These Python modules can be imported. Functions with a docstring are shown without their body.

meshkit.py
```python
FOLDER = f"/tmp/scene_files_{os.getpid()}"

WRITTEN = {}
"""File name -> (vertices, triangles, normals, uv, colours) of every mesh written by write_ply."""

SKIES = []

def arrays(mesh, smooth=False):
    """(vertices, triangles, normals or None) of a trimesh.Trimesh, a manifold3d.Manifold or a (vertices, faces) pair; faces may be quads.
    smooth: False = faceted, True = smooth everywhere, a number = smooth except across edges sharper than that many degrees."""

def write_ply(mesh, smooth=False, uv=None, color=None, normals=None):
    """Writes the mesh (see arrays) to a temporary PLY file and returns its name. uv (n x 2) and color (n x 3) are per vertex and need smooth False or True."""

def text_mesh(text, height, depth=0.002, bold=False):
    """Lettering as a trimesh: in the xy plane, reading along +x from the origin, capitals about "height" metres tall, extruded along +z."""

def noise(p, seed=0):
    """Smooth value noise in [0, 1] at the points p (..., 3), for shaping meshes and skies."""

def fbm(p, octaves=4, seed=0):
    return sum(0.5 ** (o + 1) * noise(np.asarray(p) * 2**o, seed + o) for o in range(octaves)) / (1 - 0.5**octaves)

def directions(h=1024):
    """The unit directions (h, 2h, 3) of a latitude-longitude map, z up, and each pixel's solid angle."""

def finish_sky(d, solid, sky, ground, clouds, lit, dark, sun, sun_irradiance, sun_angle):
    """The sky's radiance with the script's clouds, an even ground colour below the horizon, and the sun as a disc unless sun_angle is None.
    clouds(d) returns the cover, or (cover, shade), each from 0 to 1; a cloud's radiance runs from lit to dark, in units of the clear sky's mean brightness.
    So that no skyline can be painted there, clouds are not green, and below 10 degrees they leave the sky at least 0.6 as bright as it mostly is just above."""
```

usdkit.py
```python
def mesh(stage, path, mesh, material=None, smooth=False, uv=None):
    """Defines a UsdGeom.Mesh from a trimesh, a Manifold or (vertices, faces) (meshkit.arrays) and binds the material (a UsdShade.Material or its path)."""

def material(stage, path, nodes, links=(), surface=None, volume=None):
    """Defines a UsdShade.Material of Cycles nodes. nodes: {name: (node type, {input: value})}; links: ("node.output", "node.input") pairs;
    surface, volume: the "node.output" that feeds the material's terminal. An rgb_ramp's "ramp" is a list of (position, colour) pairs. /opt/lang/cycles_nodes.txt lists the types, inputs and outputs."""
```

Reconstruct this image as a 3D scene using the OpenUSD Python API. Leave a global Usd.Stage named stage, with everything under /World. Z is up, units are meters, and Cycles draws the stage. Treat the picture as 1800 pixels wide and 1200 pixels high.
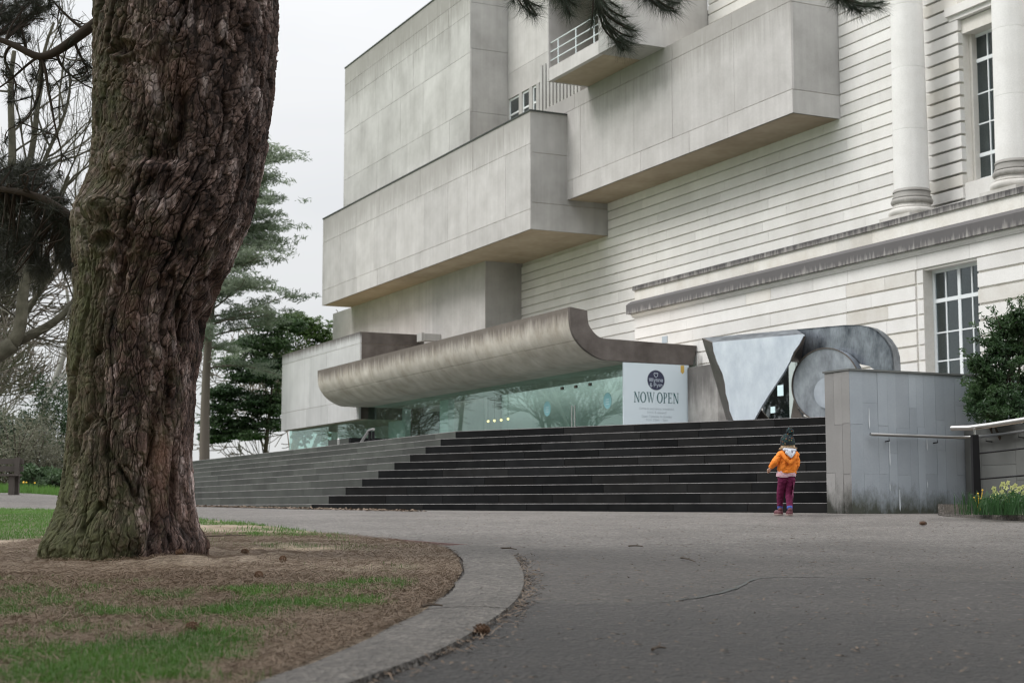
import math, random, numpy as np, trimesh, shapely, usdkit, meshkit
from shapely.geometry import Polygon, Point
from scipy.spatial import cKDTree, Delaunay
from pxr import Usd, UsdGeom, UsdLux, UsdShade, Sdf, Gf, Vt
stage = Usd.Stage.CreateInMemory()
UsdGeom.SetStageUpAxis(stage, 'Z')
UsdGeom.Xform.Define(stage, '/World')
UsdGeom.Scope.Define(stage, '/World/Looks')
# ------------------------------------------------------------------ camera, sky, sun, exposure
F, HC = 2690.0, 0.54
PITCH = math.atan(293 / F)
cam = UsdGeom.Camera.Define(stage, '/World/camera')
cam.AddTranslateOp().Set((0, 0, HC))
cam.AddRotateXOp().Set(90 + math.degrees(PITCH))
cam.CreateHorizontalApertureAttr(36.0)
cam.CreateVerticalApertureAttr(24.0)
cam.CreateFocalLengthAttr(F * 36 / 1800)
cam.CreateFStopAttr(5.0)
cam.CreateFocusDistanceAttr(10.5)
cam.CreateExposureAttr(0.4)
SUN_DIR = np.array([-0.78, -0.10, 0.80]); SUN_DIR /= np.linalg.norm(SUN_DIR)     # towards the veiled sun
SUN_EL, SUN_ROT = math.asin(SUN_DIR[2]), math.atan2(SUN_DIR[0], SUN_DIR[1])
sky = UsdLux.DomeLight.Define(stage, '/World/sky')
sky.GetPrim().SetCustomDataByKey('kind', 'structure')
skymat = usdkit.material(stage, '/World/Looks/overcast_sky', {
    'tc': ('texture_coordinate', {}), 'xyz': ('separate_xyz', {}),
    'z2': ('math', {'math_type': 'multiply'}), 'up': ('math', {'math_type': 'multiply_add', 'value2': 1.42, 'value3': 0.50}),
    'sky': ('sky_texture', {'sky_type': 'single_scattering', 'sun_disc': False, 'sun_elevation': SUN_EL, 'sun_rotation': SUN_ROT}),
    'map': ('mapping', {'scale': (1.2, 1.2, 3.0)}),
    'n': ('noise_texture', {'scale': 1.6, 'detail': 5.0, 'roughness': 0.55}),
    'cl': ('rgb_ramp', {'ramp': [(0.25, (8.6, 8.9, 9.2)), (0.6, (10.4, 10.45, 10.5))]}),
    'mul': ('mix_color', {'blend_type': 'multiply', 'fac': 1.0, 'use_clamp': False}),
    'mix': ('mix_color', {'blend_type': 'mix', 'fac': 0.93, 'use_clamp': False}),
    'bg': ('background_shader', {'strength': 0.115})},
    [('tc.generated', 'map.vector'), ('map.vector', 'n.vector'), ('n.fac', 'cl.fac'), ('tc.generated', 'xyz.vector'), ('xyz.z', 'z2.value1'), ('xyz.z', 'z2.value2'), ('z2.value', 'up.value1'),
     ('cl.color', 'mul.a'), ('up.value', 'mul.b'), ('sky.color', 'mix.a'), ('mul.result', 'mix.b'), ('mix.result', 'bg.color')], surface='bg.background')
UsdShade.MaterialBindingAPI.Apply(sky.GetPrim()).Bind(skymat)
sun = UsdLux.DistantLight.Define(stage, '/World/sun')
sun.CreateIntensityAttr(0.40); sun.CreateAngleAttr(25.0); sun.CreateNormalizeAttr(True) if hasattr(sun, 'CreateNormalizeAttr') else None
sun.GetPrim().GetAttribute('inputs:normalize').Set(True)
sun.CreateColorAttr((1.0, 0.985, 0.965))
sun.AddOrientOp().Set(Gf.Quatf(Gf.Rotation(Gf.Vec3d(0, 0, 1), Gf.Vec3d(*SUN_DIR)).GetQuat()))

# ------------------------------------------------------------------ measuring helpers: camera rays met with planes of the place
A1, A2 = math.radians(-25.65), math.radians(-52.5)
DS = np.array([-math.sin(A1), -math.cos(A1)])       # along the facade, towards the right and the viewer
DW = np.array([math.cos(A1), -math.sin(A1)])        # into the building
EN = np.array([math.cos(A2), -math.sin(A2)])        # into the flight of steps
EF = np.array([-math.sin(A2), -math.cos(A2)])       # along the flight of steps, to the right
def ray(u, v):
    x, y = u - 900, 600 - v
    return np.array([x, F * math.cos(PITCH) - y * math.sin(PITCH), F * math.sin(PITCH) + y * math.cos(PITCH)])
def at_y(u, v, y): r = ray(u, v); return r * (y / r[1]) + [0, 0, HC]
def at_w(u, v, w): r = ray(u, v); return r * (w / (r[:2] @ DW)) + [0, 0, HC]
def at_s(u, v, s): r = ray(u, v); return r * (s / (r[:2] @ DS)) + [0, 0, HC]
def at_q(u, v, q): r = ray(u, v); return r * (q / (r[:2] @ EN)) + [0, 0, HC]
def sw(p): return np.array([p[:2] @ DS, p[:2] @ DW, p[2]])
def S_(u, v, w): return sw(at_w(u, v, w))[0]
def Z_(u, v, w): return at_w(u, v, w)[2]
def B(s, w, z): return np.array([s * DS[0] + w * DW[0], s * DS[1] + w * DW[1], z])
def smooth(a, b, x): t = np.clip((x - a) / (b - a), 0, 1); return t * t * (3 - 2 * t)
def gz(x, y):
    x, y = np.asarray(x, float), np.asarray(y, float)
    f = np.where(y < 19, .0245 * y, .4655 + (y - 19) * .0075)
    f = np.where(y > 60, .773, f) - np.clip(y - 60, 0, 40) * .09
    r = -x / np.maximum(y, 1)
    return f + smooth(.21, .33, r) * np.clip(y - 20, 0, 25) * .02
def ground(u, v):
    y = 10.; r = ray(u, v)
    for _ in range(150):
        y = .7 * y + .3 * min(60, max(1, (gz(r[0] / r[1] * y, y) - HC) / (r[2] / r[1])))
    return r * (y / r[1]) + [0, 0, HC]
# ------------------------------------------------------------------ object helpers
used, LOC = {}, {}
def uniq(parent, name):
    k = used[(parent, name)] = used.get((parent, name), -1) + 1
    return f'{parent}/{name}' if k == 0 else f'{parent}/{name}_{k:03d}'
def tag(prim, label=None, cat=None, group=None, kind=None):
    for k, t in (('label', label), ('category', cat), ('group', group), ('kind', kind)):
        if t: prim.SetCustomDataByKey(k, t)
def thing(name, label, cat, loc=(0, 0, 0), group=None, kind=None):
    path = uniq('/World', name); x = UsdGeom.Xform.Define(stage, path); x.AddTranslateOp().Set(tuple(map(float, loc)))
    LOC[path] = np.array(loc, float); tag(x.GetPrim(), label, cat, group, kind); return path
def cat_(ms):
    V, Fs, n = [], [], 0
    for v, f in ms:
        f = np.asarray(f)
        if f.shape[1] == 4: f = np.vstack([f[:, [0, 1, 2]], f[:, [0, 2, 3]]])
        V.append(np.asarray(v, float)); Fs.append(f + n); n += len(v)
    return np.vstack(V), np.vstack(Fs)
def part(parent, name, mesh, mat, label=None, smooth=False, kind=None, group=None, cat=None, prim=None):
    path = uniq(parent, name)
    if isinstance(mesh, list): mesh = cat_(mesh)
    v, f, n = meshkit.arrays(mesh, smooth)
    root = '/'.join(parent.split('/')[:3])
    v = v - LOC.get(root, np.zeros(3))
    m = UsdGeom.Mesh.Define(stage, path)
    m.CreatePointsAttr(Vt.Vec3fArray.FromNumpy(v.astype(np.float32)))
    m.CreateFaceVertexCountsAttr(Vt.IntArray.FromNumpy(np.full(len(f), 3, np.int32)))
    m.CreateFaceVertexIndicesAttr(Vt.IntArray.FromNumpy(np.ascontiguousarray(f.astype(np.int32).ravel())))
    m.CreateSubdivisionSchemeAttr('none')
    if n is not None:
        m.CreateNormalsAttr(Vt.Vec3fArray.FromNumpy(n.astype(np.float32))); m.SetNormalsInterpolation('vertex')
    for k, a in (prim or {}).items():
        UsdGeom.PrimvarsAPI(m).CreatePrimvar(k, Sdf.ValueTypeNames.FloatArray, 'vertex').Set(Vt.FloatArray.FromNumpy(np.asarray(a, np.float32)))
    UsdShade.MaterialBindingAPI.Apply(m.GetPrim()).Bind(M[mat])
    tag(m.GetPrim(), label, cat, group, kind); return path
def top(name, mesh, mat, label, cat=None, **k): return part('/World', name, mesh, mat, label, cat=cat, **k)
def copy(src, loc, label, rotz=0., scale=1.):
    """Another of a thing: an instanceable Xform that refers to the first one."""
    base = src.rsplit('/', 1)[1]; path = uniq('/World', base); x = UsdGeom.Xform.Define(stage, path)
    x.GetPrim().GetReferences().AddInternalReference(src); x.GetPrim().SetInstanceable(True)
    x.ClearXformOpOrder(); x.AddTranslateOp(opSuffix='c').Set(tuple(map(float, loc))); x.AddRotateZOp().Set(float(rotz)); x.AddScaleOp().Set((scale,) * 3)
    tag(x.GetPrim(), label); return path
BOXF = np.array([[0, 3, 2, 1], [4, 5, 6, 7], [0, 1, 5, 4], [1, 2, 6, 5], [2, 3, 7, 6], [3, 0, 4, 7]])
def hexa(p): return np.asarray(p, float), BOXF
def box(s0, s1, w0, w1, z0, z1):
    return hexa([B(s0, w1, z0), B(s0, w0, z0), B(s1, w0, z0), B(s1, w1, z0), B(s0, w1, z1), B(s0, w0, z1), B(s1, w0, z1), B(s1, w1, z1)])
def qbox(f0, f1, q0, q1, z0, z1):
    C = lambda f, q, z: [f * EF[0] + q * EN[0], f * EF[1] + q * EN[1], z]
    return hexa([C(f0, q1, z0), C(f0, q0, z0), C(f1, q0, z0), C(f1, q1, z0), C(f0, q1, z1), C(f0, q0, z1), C(f1, q0, z1), C(f1, q1, z1)])
def xbox(x0, x1, y0, y1, z0, z1):
    return hexa([[x0, y0, z0], [x1, y0, z0], [x1, y1, z0], [x0, y1, z0], [x0, y0, z1], [x1, y0, z1], [x1, y1, z1], [x0, y1, z1]])
def extrude(poly, frame, h0, h1):
    """A shapely polygon (or list of points) in a plane, swept between two offsets; frame(a, b, h) gives the world point."""
    poly = poly if hasattr(poly, 'exterior') else Polygon(poly)
    m = trimesh.creation.extrude_polygon(poly, 1.0, engine='earcut')
    v = np.array([frame(a, b, h0 + (h1 - h0) * t) for a, b, t in m.vertices])
    f = m.faces.copy()
    t = trimesh.Trimesh(v, f, process=False)
    if t.volume < 0: f = f[:, ::-1]
    return v, f
def tube(pts, r, sides=6, cap=True):
    p = np.asarray(pts, float); n = len(p); r = np.broadcast_to(np.asarray(r, float), (n,))
    t = np.gradient(p, axis=0); t /= np.linalg.norm(t, axis=1, keepdims=True) + 1e-12
    ref = np.array([0, 0, 1.]) if abs(t[:, 2]).mean() < .8 else np.array([1., 0, 0])
    a = np.cross(t, ref); a /= np.linalg.norm(a, axis=1, keepdims=True) + 1e-12; b = np.cross(t, a)
    ang = np.arange(sides) * 2 * np.pi / sides
    v = (p[:, None] + r[:, None, None] * (np.cos(ang)[None, :, None] * a[:, None] + np.sin(ang)[None, :, None] * b[:, None])).reshape(-1, 3)
    i, j = np.meshgrid(np.arange(n - 1), np.arange(sides), indexing='ij')
    q = np.stack([i * sides + j, i * sides + (j + 1) % sides, (i + 1) * sides + (j + 1) % sides, (i + 1) * sides + j], -1).reshape(-1, 4)
    f = np.vstack([q[:, [0, 2, 1]], q[:, [0, 3, 2]]])
    if cap:
        v = np.vstack([v, p[0], p[-1]]); k = np.arange(sides); e = (n - 1) * sides
        f = np.vstack([f, np.stack([np.full(sides, len(v) - 2), k, (k + 1) % sides], 1), np.stack([np.full(sides, len(v) - 1), e + (k + 1) % sides, e + k], 1)])
    return v, f
def spline(pts, n=24):
    from scipy.interpolate import CubicSpline
    p = np.asarray(pts, float); t = np.concatenate([[0], np.cumsum(np.linalg.norm(np.diff(p, axis=0), axis=1))])
    return CubicSpline(t, p)(np.linspace(0, t[-1], n))
def lathe(prof, c, sides=40):
    """prof: (radius, z) pairs from bottom to top, c: the axis' x, y."""
    p = np.asarray(prof, float); ang = np.arange(sides) * 2 * np.pi / sides; n = len(p)
    v = np.stack([c[0] + p[:, 0, None] * np.cos(ang), c[1] + p[:, 0, None] * np.sin(ang), np.repeat(p[:, 1, None], sides, 1)], -1).reshape(-1, 3)
    i, j = np.meshgrid(np.arange(n - 1), np.arange(sides), indexing='ij')
    q = np.stack([i * sides + j, i * sides + (j + 1) % sides, (i + 1) * sides + (j + 1) % sides, (i + 1) * sides + j], -1).reshape(-1, 4)
    return v, np.vstack([q[:, [0, 1, 2]], q[:, [0, 2, 3]]])
def ell(c, r, sub=2):
    m = trimesh.creation.icosphere(sub); return np.asarray(m.vertices) * r + c, m.faces
def sheet(poly, step, zfun, extra=None):
    """A triangulated sheet over a ground polygon; zfun(x, y) is its height."""
    ring = []
    for r in [poly.exterior] + list(poly.interiors):
        L = r.length; ring += [r.interpolate(d).coords[0] for d in np.arange(0, L, min(step, .3))] + list(r.coords[:-1])
    x0, y0, x1, y1 = poly.bounds
    g = np.stack(np.meshgrid(np.arange(x0, x1, step), np.arange(y0, y1, step)), -1).reshape(-1, 2)
    rngl = np.random.default_rng(3); g = g + rngl.uniform(-.2, .2, g.shape) * step
    g = g[shapely.contains_xy(poly.buffer(-step * .3), g[:, 0], g[:, 1])]
    p = np.vstack([np.array(ring)] + ([g] if extra is None else [g, extra])); p = np.unique(p.round(4), axis=0)
    t = Delaunay(p).simplices; c = p[t].mean(1); t = t[shapely.contains_xy(poly, c[:, 0], c[:, 1])]
    a = p[t]; area = np.cross(a[:, 1] - a[:, 0], a[:, 2] - a[:, 0]); t[area < 0] = t[area < 0][:, ::-1]; t = t[np.abs(area) > 1e-7]
    return np.column_stack([p, zfun(p[:, 0], p[:, 1])]), t
# ------------------------------------------------------------------ materials
M = {}
R64 = math.atan2(-DS[1], DS[0])                     # turns world x, y into s, w
def mat(name, nodes, links, surface='p.BSDF'): M[name] = usdkit.material(stage, '/World/Looks/' + name, nodes, links, surface=surface); return M[name]
def plain(name, col, rough=.6, metal=0., spec=.5, **k): mat(name, {'p': ('principled_bsdf', {'base_color': col, 'roughness': rough, 'metallic': metal, 'specular_ior_level': spec, **k})}, [])
def stone(name, c1, c2, scale=2., rough=.8, streak=(1.5, 1.5, .15), stain=None, vary=.12, bump=.15, fine=40., sp=.3, board=0., moss=None):
    """Mottled mineral surface: cloudy tone, vertical streaks, grain; stain = (dark colour, z where clean, z where darkest, amount)."""
    n = {'g': ('geometry', {}), 'r': ('mapping', {'rotation': (0, 0, R64)}), 'm': ('mapping', {'scale': streak}),
         'a': ('noise_texture', {'scale': scale, 'detail': 6., 'roughness': .6}), 'b': ('noise_texture', {'scale': 2.2, 'detail': 5., 'roughness': .65}),
         'f': ('noise_texture', {'scale': fine, 'detail': 3.}), 'ab': ('math', {'math_type': 'multiply_add', 'value2': .78, 'value3': 0.}), 'ab2': ('math', {'math_type': 'multiply_add', 'value2': .22}),
         'cr': ('rgb_ramp', {'ramp': [(.33, c1), (.66, c2)]}), 'o': ('object_info', {}), 'ov': ('map_range', {'from_min': 0., 'from_max': 1., 'to_min': 1 - vary, 'to_max': 1 + vary * .4}),
         'fv': ('map_range', {'from_min': .3, 'from_max': .7, 'to_min': .93, 'to_max': 1.05}), 'vv': ('math', {'math_type': 'multiply'}),
         'mul': ('mix_color', {'blend_type': 'multiply', 'fac': 1., 'use_clamp': False}),
         'bh': ('math', {'math_type': 'multiply_add', 'value2': .4}), 'bu': ('bump', {'strength': bump, 'distance': .02}), 'p': ('principled_bsdf', {'roughness': rough, 'specular_ior_level': sp})}
    l = [('g.position', 'r.vector'), ('r.vector', 'm.vector'), ('r.vector', 'a.vector'), ('m.vector', 'b.vector'), ('r.vector', 'f.vector'), ('a.fac', 'ab.value1'), ('b.fac', 'ab2.value1'), ('ab.value', 'ab2.value3'),
         ('ab2.value', 'cr.fac'), ('o.random', 'ov.value'), ('f.fac', 'fv.value'), ('ov.result', 'vv.value1'), ('fv.result', 'vv.value2'), ('cr.color', 'mul.a'), ('vv.value', 'mul.b'),
         ('f.fac', 'bh.value1'), ('a.fac', 'bh.value3'), ('bh.value', 'bu.height'), ('bu.normal', 'p.normal')]
    out = 'mul.result'
    if board:
        n |= {'bm': ('mapping', {'scale': (1., 1., .02)}), 'bn': ('noise_texture', {'scale': board, 'detail': 2., 'roughness': .4}), 'bv': ('map_range', {'from_min': .35, 'from_max': .65, 'to_min': .965, 'to_max': 1.025}), 'bmul': ('mix_color', {'blend_type': 'multiply', 'fac': 1., 'use_clamp': False})}
        l += [('r.vector', 'bm.vector'), ('bm.vector', 'bn.vector'), ('bn.fac', 'bv.value'), (out, 'bmul.a'), ('bv.result', 'bmul.b')]; out = 'bmul.result'
    if stain:
        col, z0, z1, am = stain
        n |= {'sx': ('separate_xyz', {}), 'sm': ('mapping', {'scale': (3.5, 3.5, .25)}), 'sn': ('noise_texture', {'scale': 2.5, 'detail': 6., 'roughness': .7}), 'sz': ('map_range', {'from_min': z0, 'from_max': z1, 'to_min': -.25, 'to_max': .55, 'clamp': True}),
              'sa': ('math', {'math_type': 'add'}), 'sr': ('map_range', {'from_min': .42, 'from_max': .85, 'to_min': 0., 'to_max': am, 'clamp': True}), 'smix': ('mix_color', {'blend_type': 'mix', 'b': col})}
        l += [('g.position', 'sx.vector'), ('sx.z', 'sz.value'), ('r.vector', 'sm.vector'), ('sm.vector', 'sn.vector'), ('sn.fac', 'sa.value1'), ('sz.result', 'sa.value2'), ('sa.value', 'sr.value'), ('sr.result', 'smix.fac'), (out, 'smix.a')]; out = 'smix.result'
    if moss:
        col, z0, z1, am = moss
        n |= {'mx': ('separate_xyz', {}), 'mm_': ('mapping', {'scale': (1., 1., .5)}), 'mn': ('noise_texture', {'scale': 4., 'detail': 7., 'roughness': .75}), 'mz': ('map_range', {'from_min': z0, 'from_max': z1, 'to_min': .45, 'to_max': -.25, 'clamp': True}),
              'ma': ('math', {'math_type': 'add'}), 'mr': ('map_range', {'from_min': .5, 'from_max': .85, 'to_min': 0., 'to_max': am, 'clamp': True}), 'mmix': ('mix_color', {'blend_type': 'mix', 'b': col})}
        l += [('g.position', 'mx.vector'), ('mx.z', 'mz.value'), ('r.vector', 'mm_.vector'), ('mm_.vector', 'mn.vector'), ('mn.fac', 'ma.value1'), ('mz.result', 'ma.value2'), ('ma.value', 'mr.value'), ('mr.result', 'mmix.fac'), (out, 'mmix.a')]; out = 'mmix.result'
    l.append((out, 'p.base_color')); mat(name, n, l)
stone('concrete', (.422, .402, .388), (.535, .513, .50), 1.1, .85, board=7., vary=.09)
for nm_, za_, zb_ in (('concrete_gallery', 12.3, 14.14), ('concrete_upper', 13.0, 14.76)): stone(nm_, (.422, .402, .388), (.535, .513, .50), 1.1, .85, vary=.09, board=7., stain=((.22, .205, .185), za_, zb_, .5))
stone('concrete_return', (.30, .292, .278), (.46, .45, .435), .55, .85, board=7., vary=.08)  # darker concrete copy: shade of the right-hand returns put into the colour
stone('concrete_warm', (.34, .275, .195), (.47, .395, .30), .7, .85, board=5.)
stone('concrete_weathered', (.42, .415, .41), (.52, .515, .51), .6, .85, stain=((.07, .06, .052), 7.35, 7.86, .9), board=6.)
stone('canopy_concrete', (.36, .318, .262), (.56, .52, .462), 1.6, .85, streak=(4., .5, .5), stain=((.085, .068, .058), 5.45, 6.16, .85), board=4., vary=.1)
stone('wing_grey', (.20, .19, .18), (.40, .385, .365), 1.6, .88, streak=(2.5, 2.5, .3), stain=((.08, .075, .072), 3.0, 4.6, .8))
stone('concrete_tower', (.355, .342, .325), (.555, .54, .522), .5, .85, stain=((.20, .185, .165), 19.2, 22.0, .65), vary=.09)
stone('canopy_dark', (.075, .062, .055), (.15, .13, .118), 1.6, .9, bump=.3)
stone('coping_dark', (.04, .045, .042), (.07, .075, .07), 3., .7)
stone('limestone', (.64, .622, .595), (.755, .74, .718), .8, .8, vary=.10, bump=.08)
stone('limestone_warm', (.60, .565, .51), (.73, .71, .675), 1.1, .8, vary=.14, bump=.1)
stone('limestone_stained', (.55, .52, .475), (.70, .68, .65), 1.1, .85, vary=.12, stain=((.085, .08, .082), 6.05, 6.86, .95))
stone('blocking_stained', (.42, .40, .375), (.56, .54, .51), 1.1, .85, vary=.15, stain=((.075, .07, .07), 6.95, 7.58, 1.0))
stone('column_stone', (.655, .64, .615), (.75, .738, .72), 1.2, .8, vary=.05, bump=.06)
stone('column_base_stone', (.46, .44, .41), (.60, .58, .55), 2., .85, stain=((.16, .15, .14), 7.75, 8.08, .6))
for k, (a, b) in enumerate((((.0105, .011, .0116), (.0185, .019, .0196)), ((.0137, .0136, .0135), (.0235, .0234, .0232)), ((.0087, .0092, .0096), (.016, .0166, .0168)))):
    stone(f'basalt_{"abc"[k]}', a, b, 3., .65, vary=.38, bump=.04, fine=120., sp=.03)  # front risers: near-black copy, their shaded facing put into the colour
    stone(f'basalt_skylit_{"abc"[k]}', (.040 - .004 * k, .043 - .004 * k, .038 - .004 * k), (.068, .073, .064), 1.5, .55, vary=.42, bump=.04, fine=120., sp=.35)  # side faces: same stone, skylight put into the lighter colour
stone('nosing_stone', (.095, .088, .085), (.20, .19, .185), 6., .7, bump=.1)
stone('cladding', (.245, .275, .305), (.315, .345, .375), 1.2, .55, vary=.13, bump=.05, fine=90., moss=((.040, .043, .028), .42, 1.0, .95), sp=.4)
stone('cladding_end', (.20, .195, .19), (.26, .255, .25), 1.2, .6, vary=.14, bump=.05, fine=90., moss=((.020, .021, .015), .42, 1.15, 1.0), sp=.35)
stone('cladding_dark', (.10, .105, .10), (.15, .155, .15), 1.2, .6, vary=.12, bump=.05, fine=90.)

stone('terrace_stone', (.12, .12, .12), (.18, .18, .18), 2., .6)
def asphalt(name, c1, c2, chips, damp=(.31, .29, .275)):  # last colour: tree shade on the near asphalt, painted into the tone
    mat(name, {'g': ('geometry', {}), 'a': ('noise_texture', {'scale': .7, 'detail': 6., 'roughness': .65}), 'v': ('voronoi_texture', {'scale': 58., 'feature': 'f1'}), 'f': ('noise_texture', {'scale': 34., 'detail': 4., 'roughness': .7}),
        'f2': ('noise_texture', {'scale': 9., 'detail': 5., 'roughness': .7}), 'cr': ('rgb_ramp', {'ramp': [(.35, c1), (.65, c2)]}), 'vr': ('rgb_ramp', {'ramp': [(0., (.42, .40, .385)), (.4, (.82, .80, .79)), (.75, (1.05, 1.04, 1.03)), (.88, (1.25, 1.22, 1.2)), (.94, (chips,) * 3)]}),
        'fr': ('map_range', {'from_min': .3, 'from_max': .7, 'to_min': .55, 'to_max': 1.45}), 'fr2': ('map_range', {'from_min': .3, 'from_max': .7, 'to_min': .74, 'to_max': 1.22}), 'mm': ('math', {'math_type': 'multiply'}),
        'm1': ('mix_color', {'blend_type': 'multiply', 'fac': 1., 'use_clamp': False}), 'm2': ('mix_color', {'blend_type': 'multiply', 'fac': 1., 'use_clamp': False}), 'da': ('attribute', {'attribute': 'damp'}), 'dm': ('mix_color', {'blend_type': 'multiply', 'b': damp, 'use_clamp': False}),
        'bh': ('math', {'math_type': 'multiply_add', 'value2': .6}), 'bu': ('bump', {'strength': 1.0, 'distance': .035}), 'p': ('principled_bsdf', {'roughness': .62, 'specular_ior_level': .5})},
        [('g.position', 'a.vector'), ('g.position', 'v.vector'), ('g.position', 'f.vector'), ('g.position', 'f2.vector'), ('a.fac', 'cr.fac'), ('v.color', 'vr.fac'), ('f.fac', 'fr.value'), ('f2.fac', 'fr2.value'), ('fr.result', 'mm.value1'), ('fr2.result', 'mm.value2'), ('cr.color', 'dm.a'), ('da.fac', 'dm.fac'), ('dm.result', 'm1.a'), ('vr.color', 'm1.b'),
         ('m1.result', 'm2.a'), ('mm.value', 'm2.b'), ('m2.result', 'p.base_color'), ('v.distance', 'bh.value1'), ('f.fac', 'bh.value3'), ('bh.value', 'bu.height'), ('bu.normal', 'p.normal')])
asphalt('asphalt', (.135, .122, .110), (.215, .198, .182), 1.8)
asphalt('kerb_concrete', (.10, .090, .079), (.150, .137, .122), 1.8)
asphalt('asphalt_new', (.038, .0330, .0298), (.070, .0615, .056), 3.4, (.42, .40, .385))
mat('soil', {'g': ('geometry', {}), 'a': ('noise_texture', {'scale': 2.2, 'detail': 8., 'roughness': .7}), 'f': ('noise_texture', {'scale': 60., 'detail': 5., 'roughness': .75}), 'cr': ('rgb_ramp', {'ramp': [(.3, (.19, .148, .108)), (.5, (.31, .25, .19)), (.7, (.42, .35, .275))]}),
    'ga': ('attribute', {'attribute': 'green'}), 'sa': ('attribute', {'attribute': 'sand'}), 'm1': ('mix_color', {'b': (.045, .075, .022)}), 'm2': ('mix_color', {'b': (.42, .335, .25)}), 'fr': ('map_range', {'from_min': .25, 'from_max': .75, 'to_min': .6, 'to_max': 1.35}), 'm3': ('mix_color', {'blend_type': 'multiply', 'fac': 1., 'use_clamp': False}),
    'bu': ('bump', {'strength': .9, 'distance': .015}), 'p': ('principled_bsdf', {'roughness': .95, 'specular_ior_level': .15})},
    [('g.position', 'a.vector'), ('g.position', 'f.vector'), ('a.fac', 'cr.fac'), ('cr.color', 'm2.a'), ('sa.fac', 'm2.fac'), ('m2.result', 'm1.a'), ('ga.fac', 'm1.fac'), ('m1.result', 'm3.a'), ('f.fac', 'fr.value'), ('fr.result', 'm3.b'), ('m3.result', 'p.base_color'), ('f.fac', 'bu.height'), ('bu.normal', 'p.normal')])
def leafy(name, ramp, rough=.55, trans=.25, spec=.35, noise=None):
    """Foliage and litter: every leaf its own tone; a little light passes through."""
    n = {'g': ('geometry', {}), 'cr': ('rgb_ramp', {'ramp': ramp}), 'p': ('principled_bsdf', {'roughness': rough, 'specular_ior_level': spec}), 't': ('translucent_bsdf', {}), 'mx': ('mix_closure', {'fac': trans})}
    l = [('cr.color', 'p.base_color'), ('cr.color', 't.color'), ('p.BSDF', 'mx.closure1'), ('t.BSDF', 'mx.closure2')]
    if noise:
        n |= {'n': ('noise_texture', {'scale': noise, 'detail': 2.}), 'ad': ('math', {'math_type': 'multiply_add', 'value2': .45}), 'nm': ('map_range', {'from_min': .3, 'from_max': .7, 'to_min': 0., 'to_max': .55})}
        l += [('g.position', 'n.vector'), ('n.fac', 'nm.value'), ('g.random_per_island', 'ad.value1'), ('nm.result', 'ad.value3'), ('ad.value', 'cr.fac')]
    else: l += [('g.random_per_island', 'cr.fac')]
    mat(name, n, l, 'mx.closure')
leafy('grass_blades', [(0, (.042, .105, .016)), (.6, (.075, .165, .026)), (.85, (.125, .21, .042)), (1, (.28, .24, .11))], trans=.35, noise=1.5)
leafy('far_grass', [(0, (.07, .15, .03)), (.7, (.11, .22, .045)), (1, (.17, .27, .07))], trans=.35, noise=.8)
leafy('needle_litter', [(0, (.16, .115, .08)), (.4, (.38, .30, .22)), (.75, (.58, .49, .385)), (1, (.76, .69, .59))], trans=.0, spec=.2)
leafy('pine_needles', [(0, (.032, .044, .030)), (.6, (.075, .098, .066)), (1, (.15, .17, .11))], trans=.15, noise=3.)
leafy('dry_needles', [(0, (.020, .022, .014)), (.6, (.046, .052, .032)), (1, (.075, .095, .056))], trans=.12, noise=3.)
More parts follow.
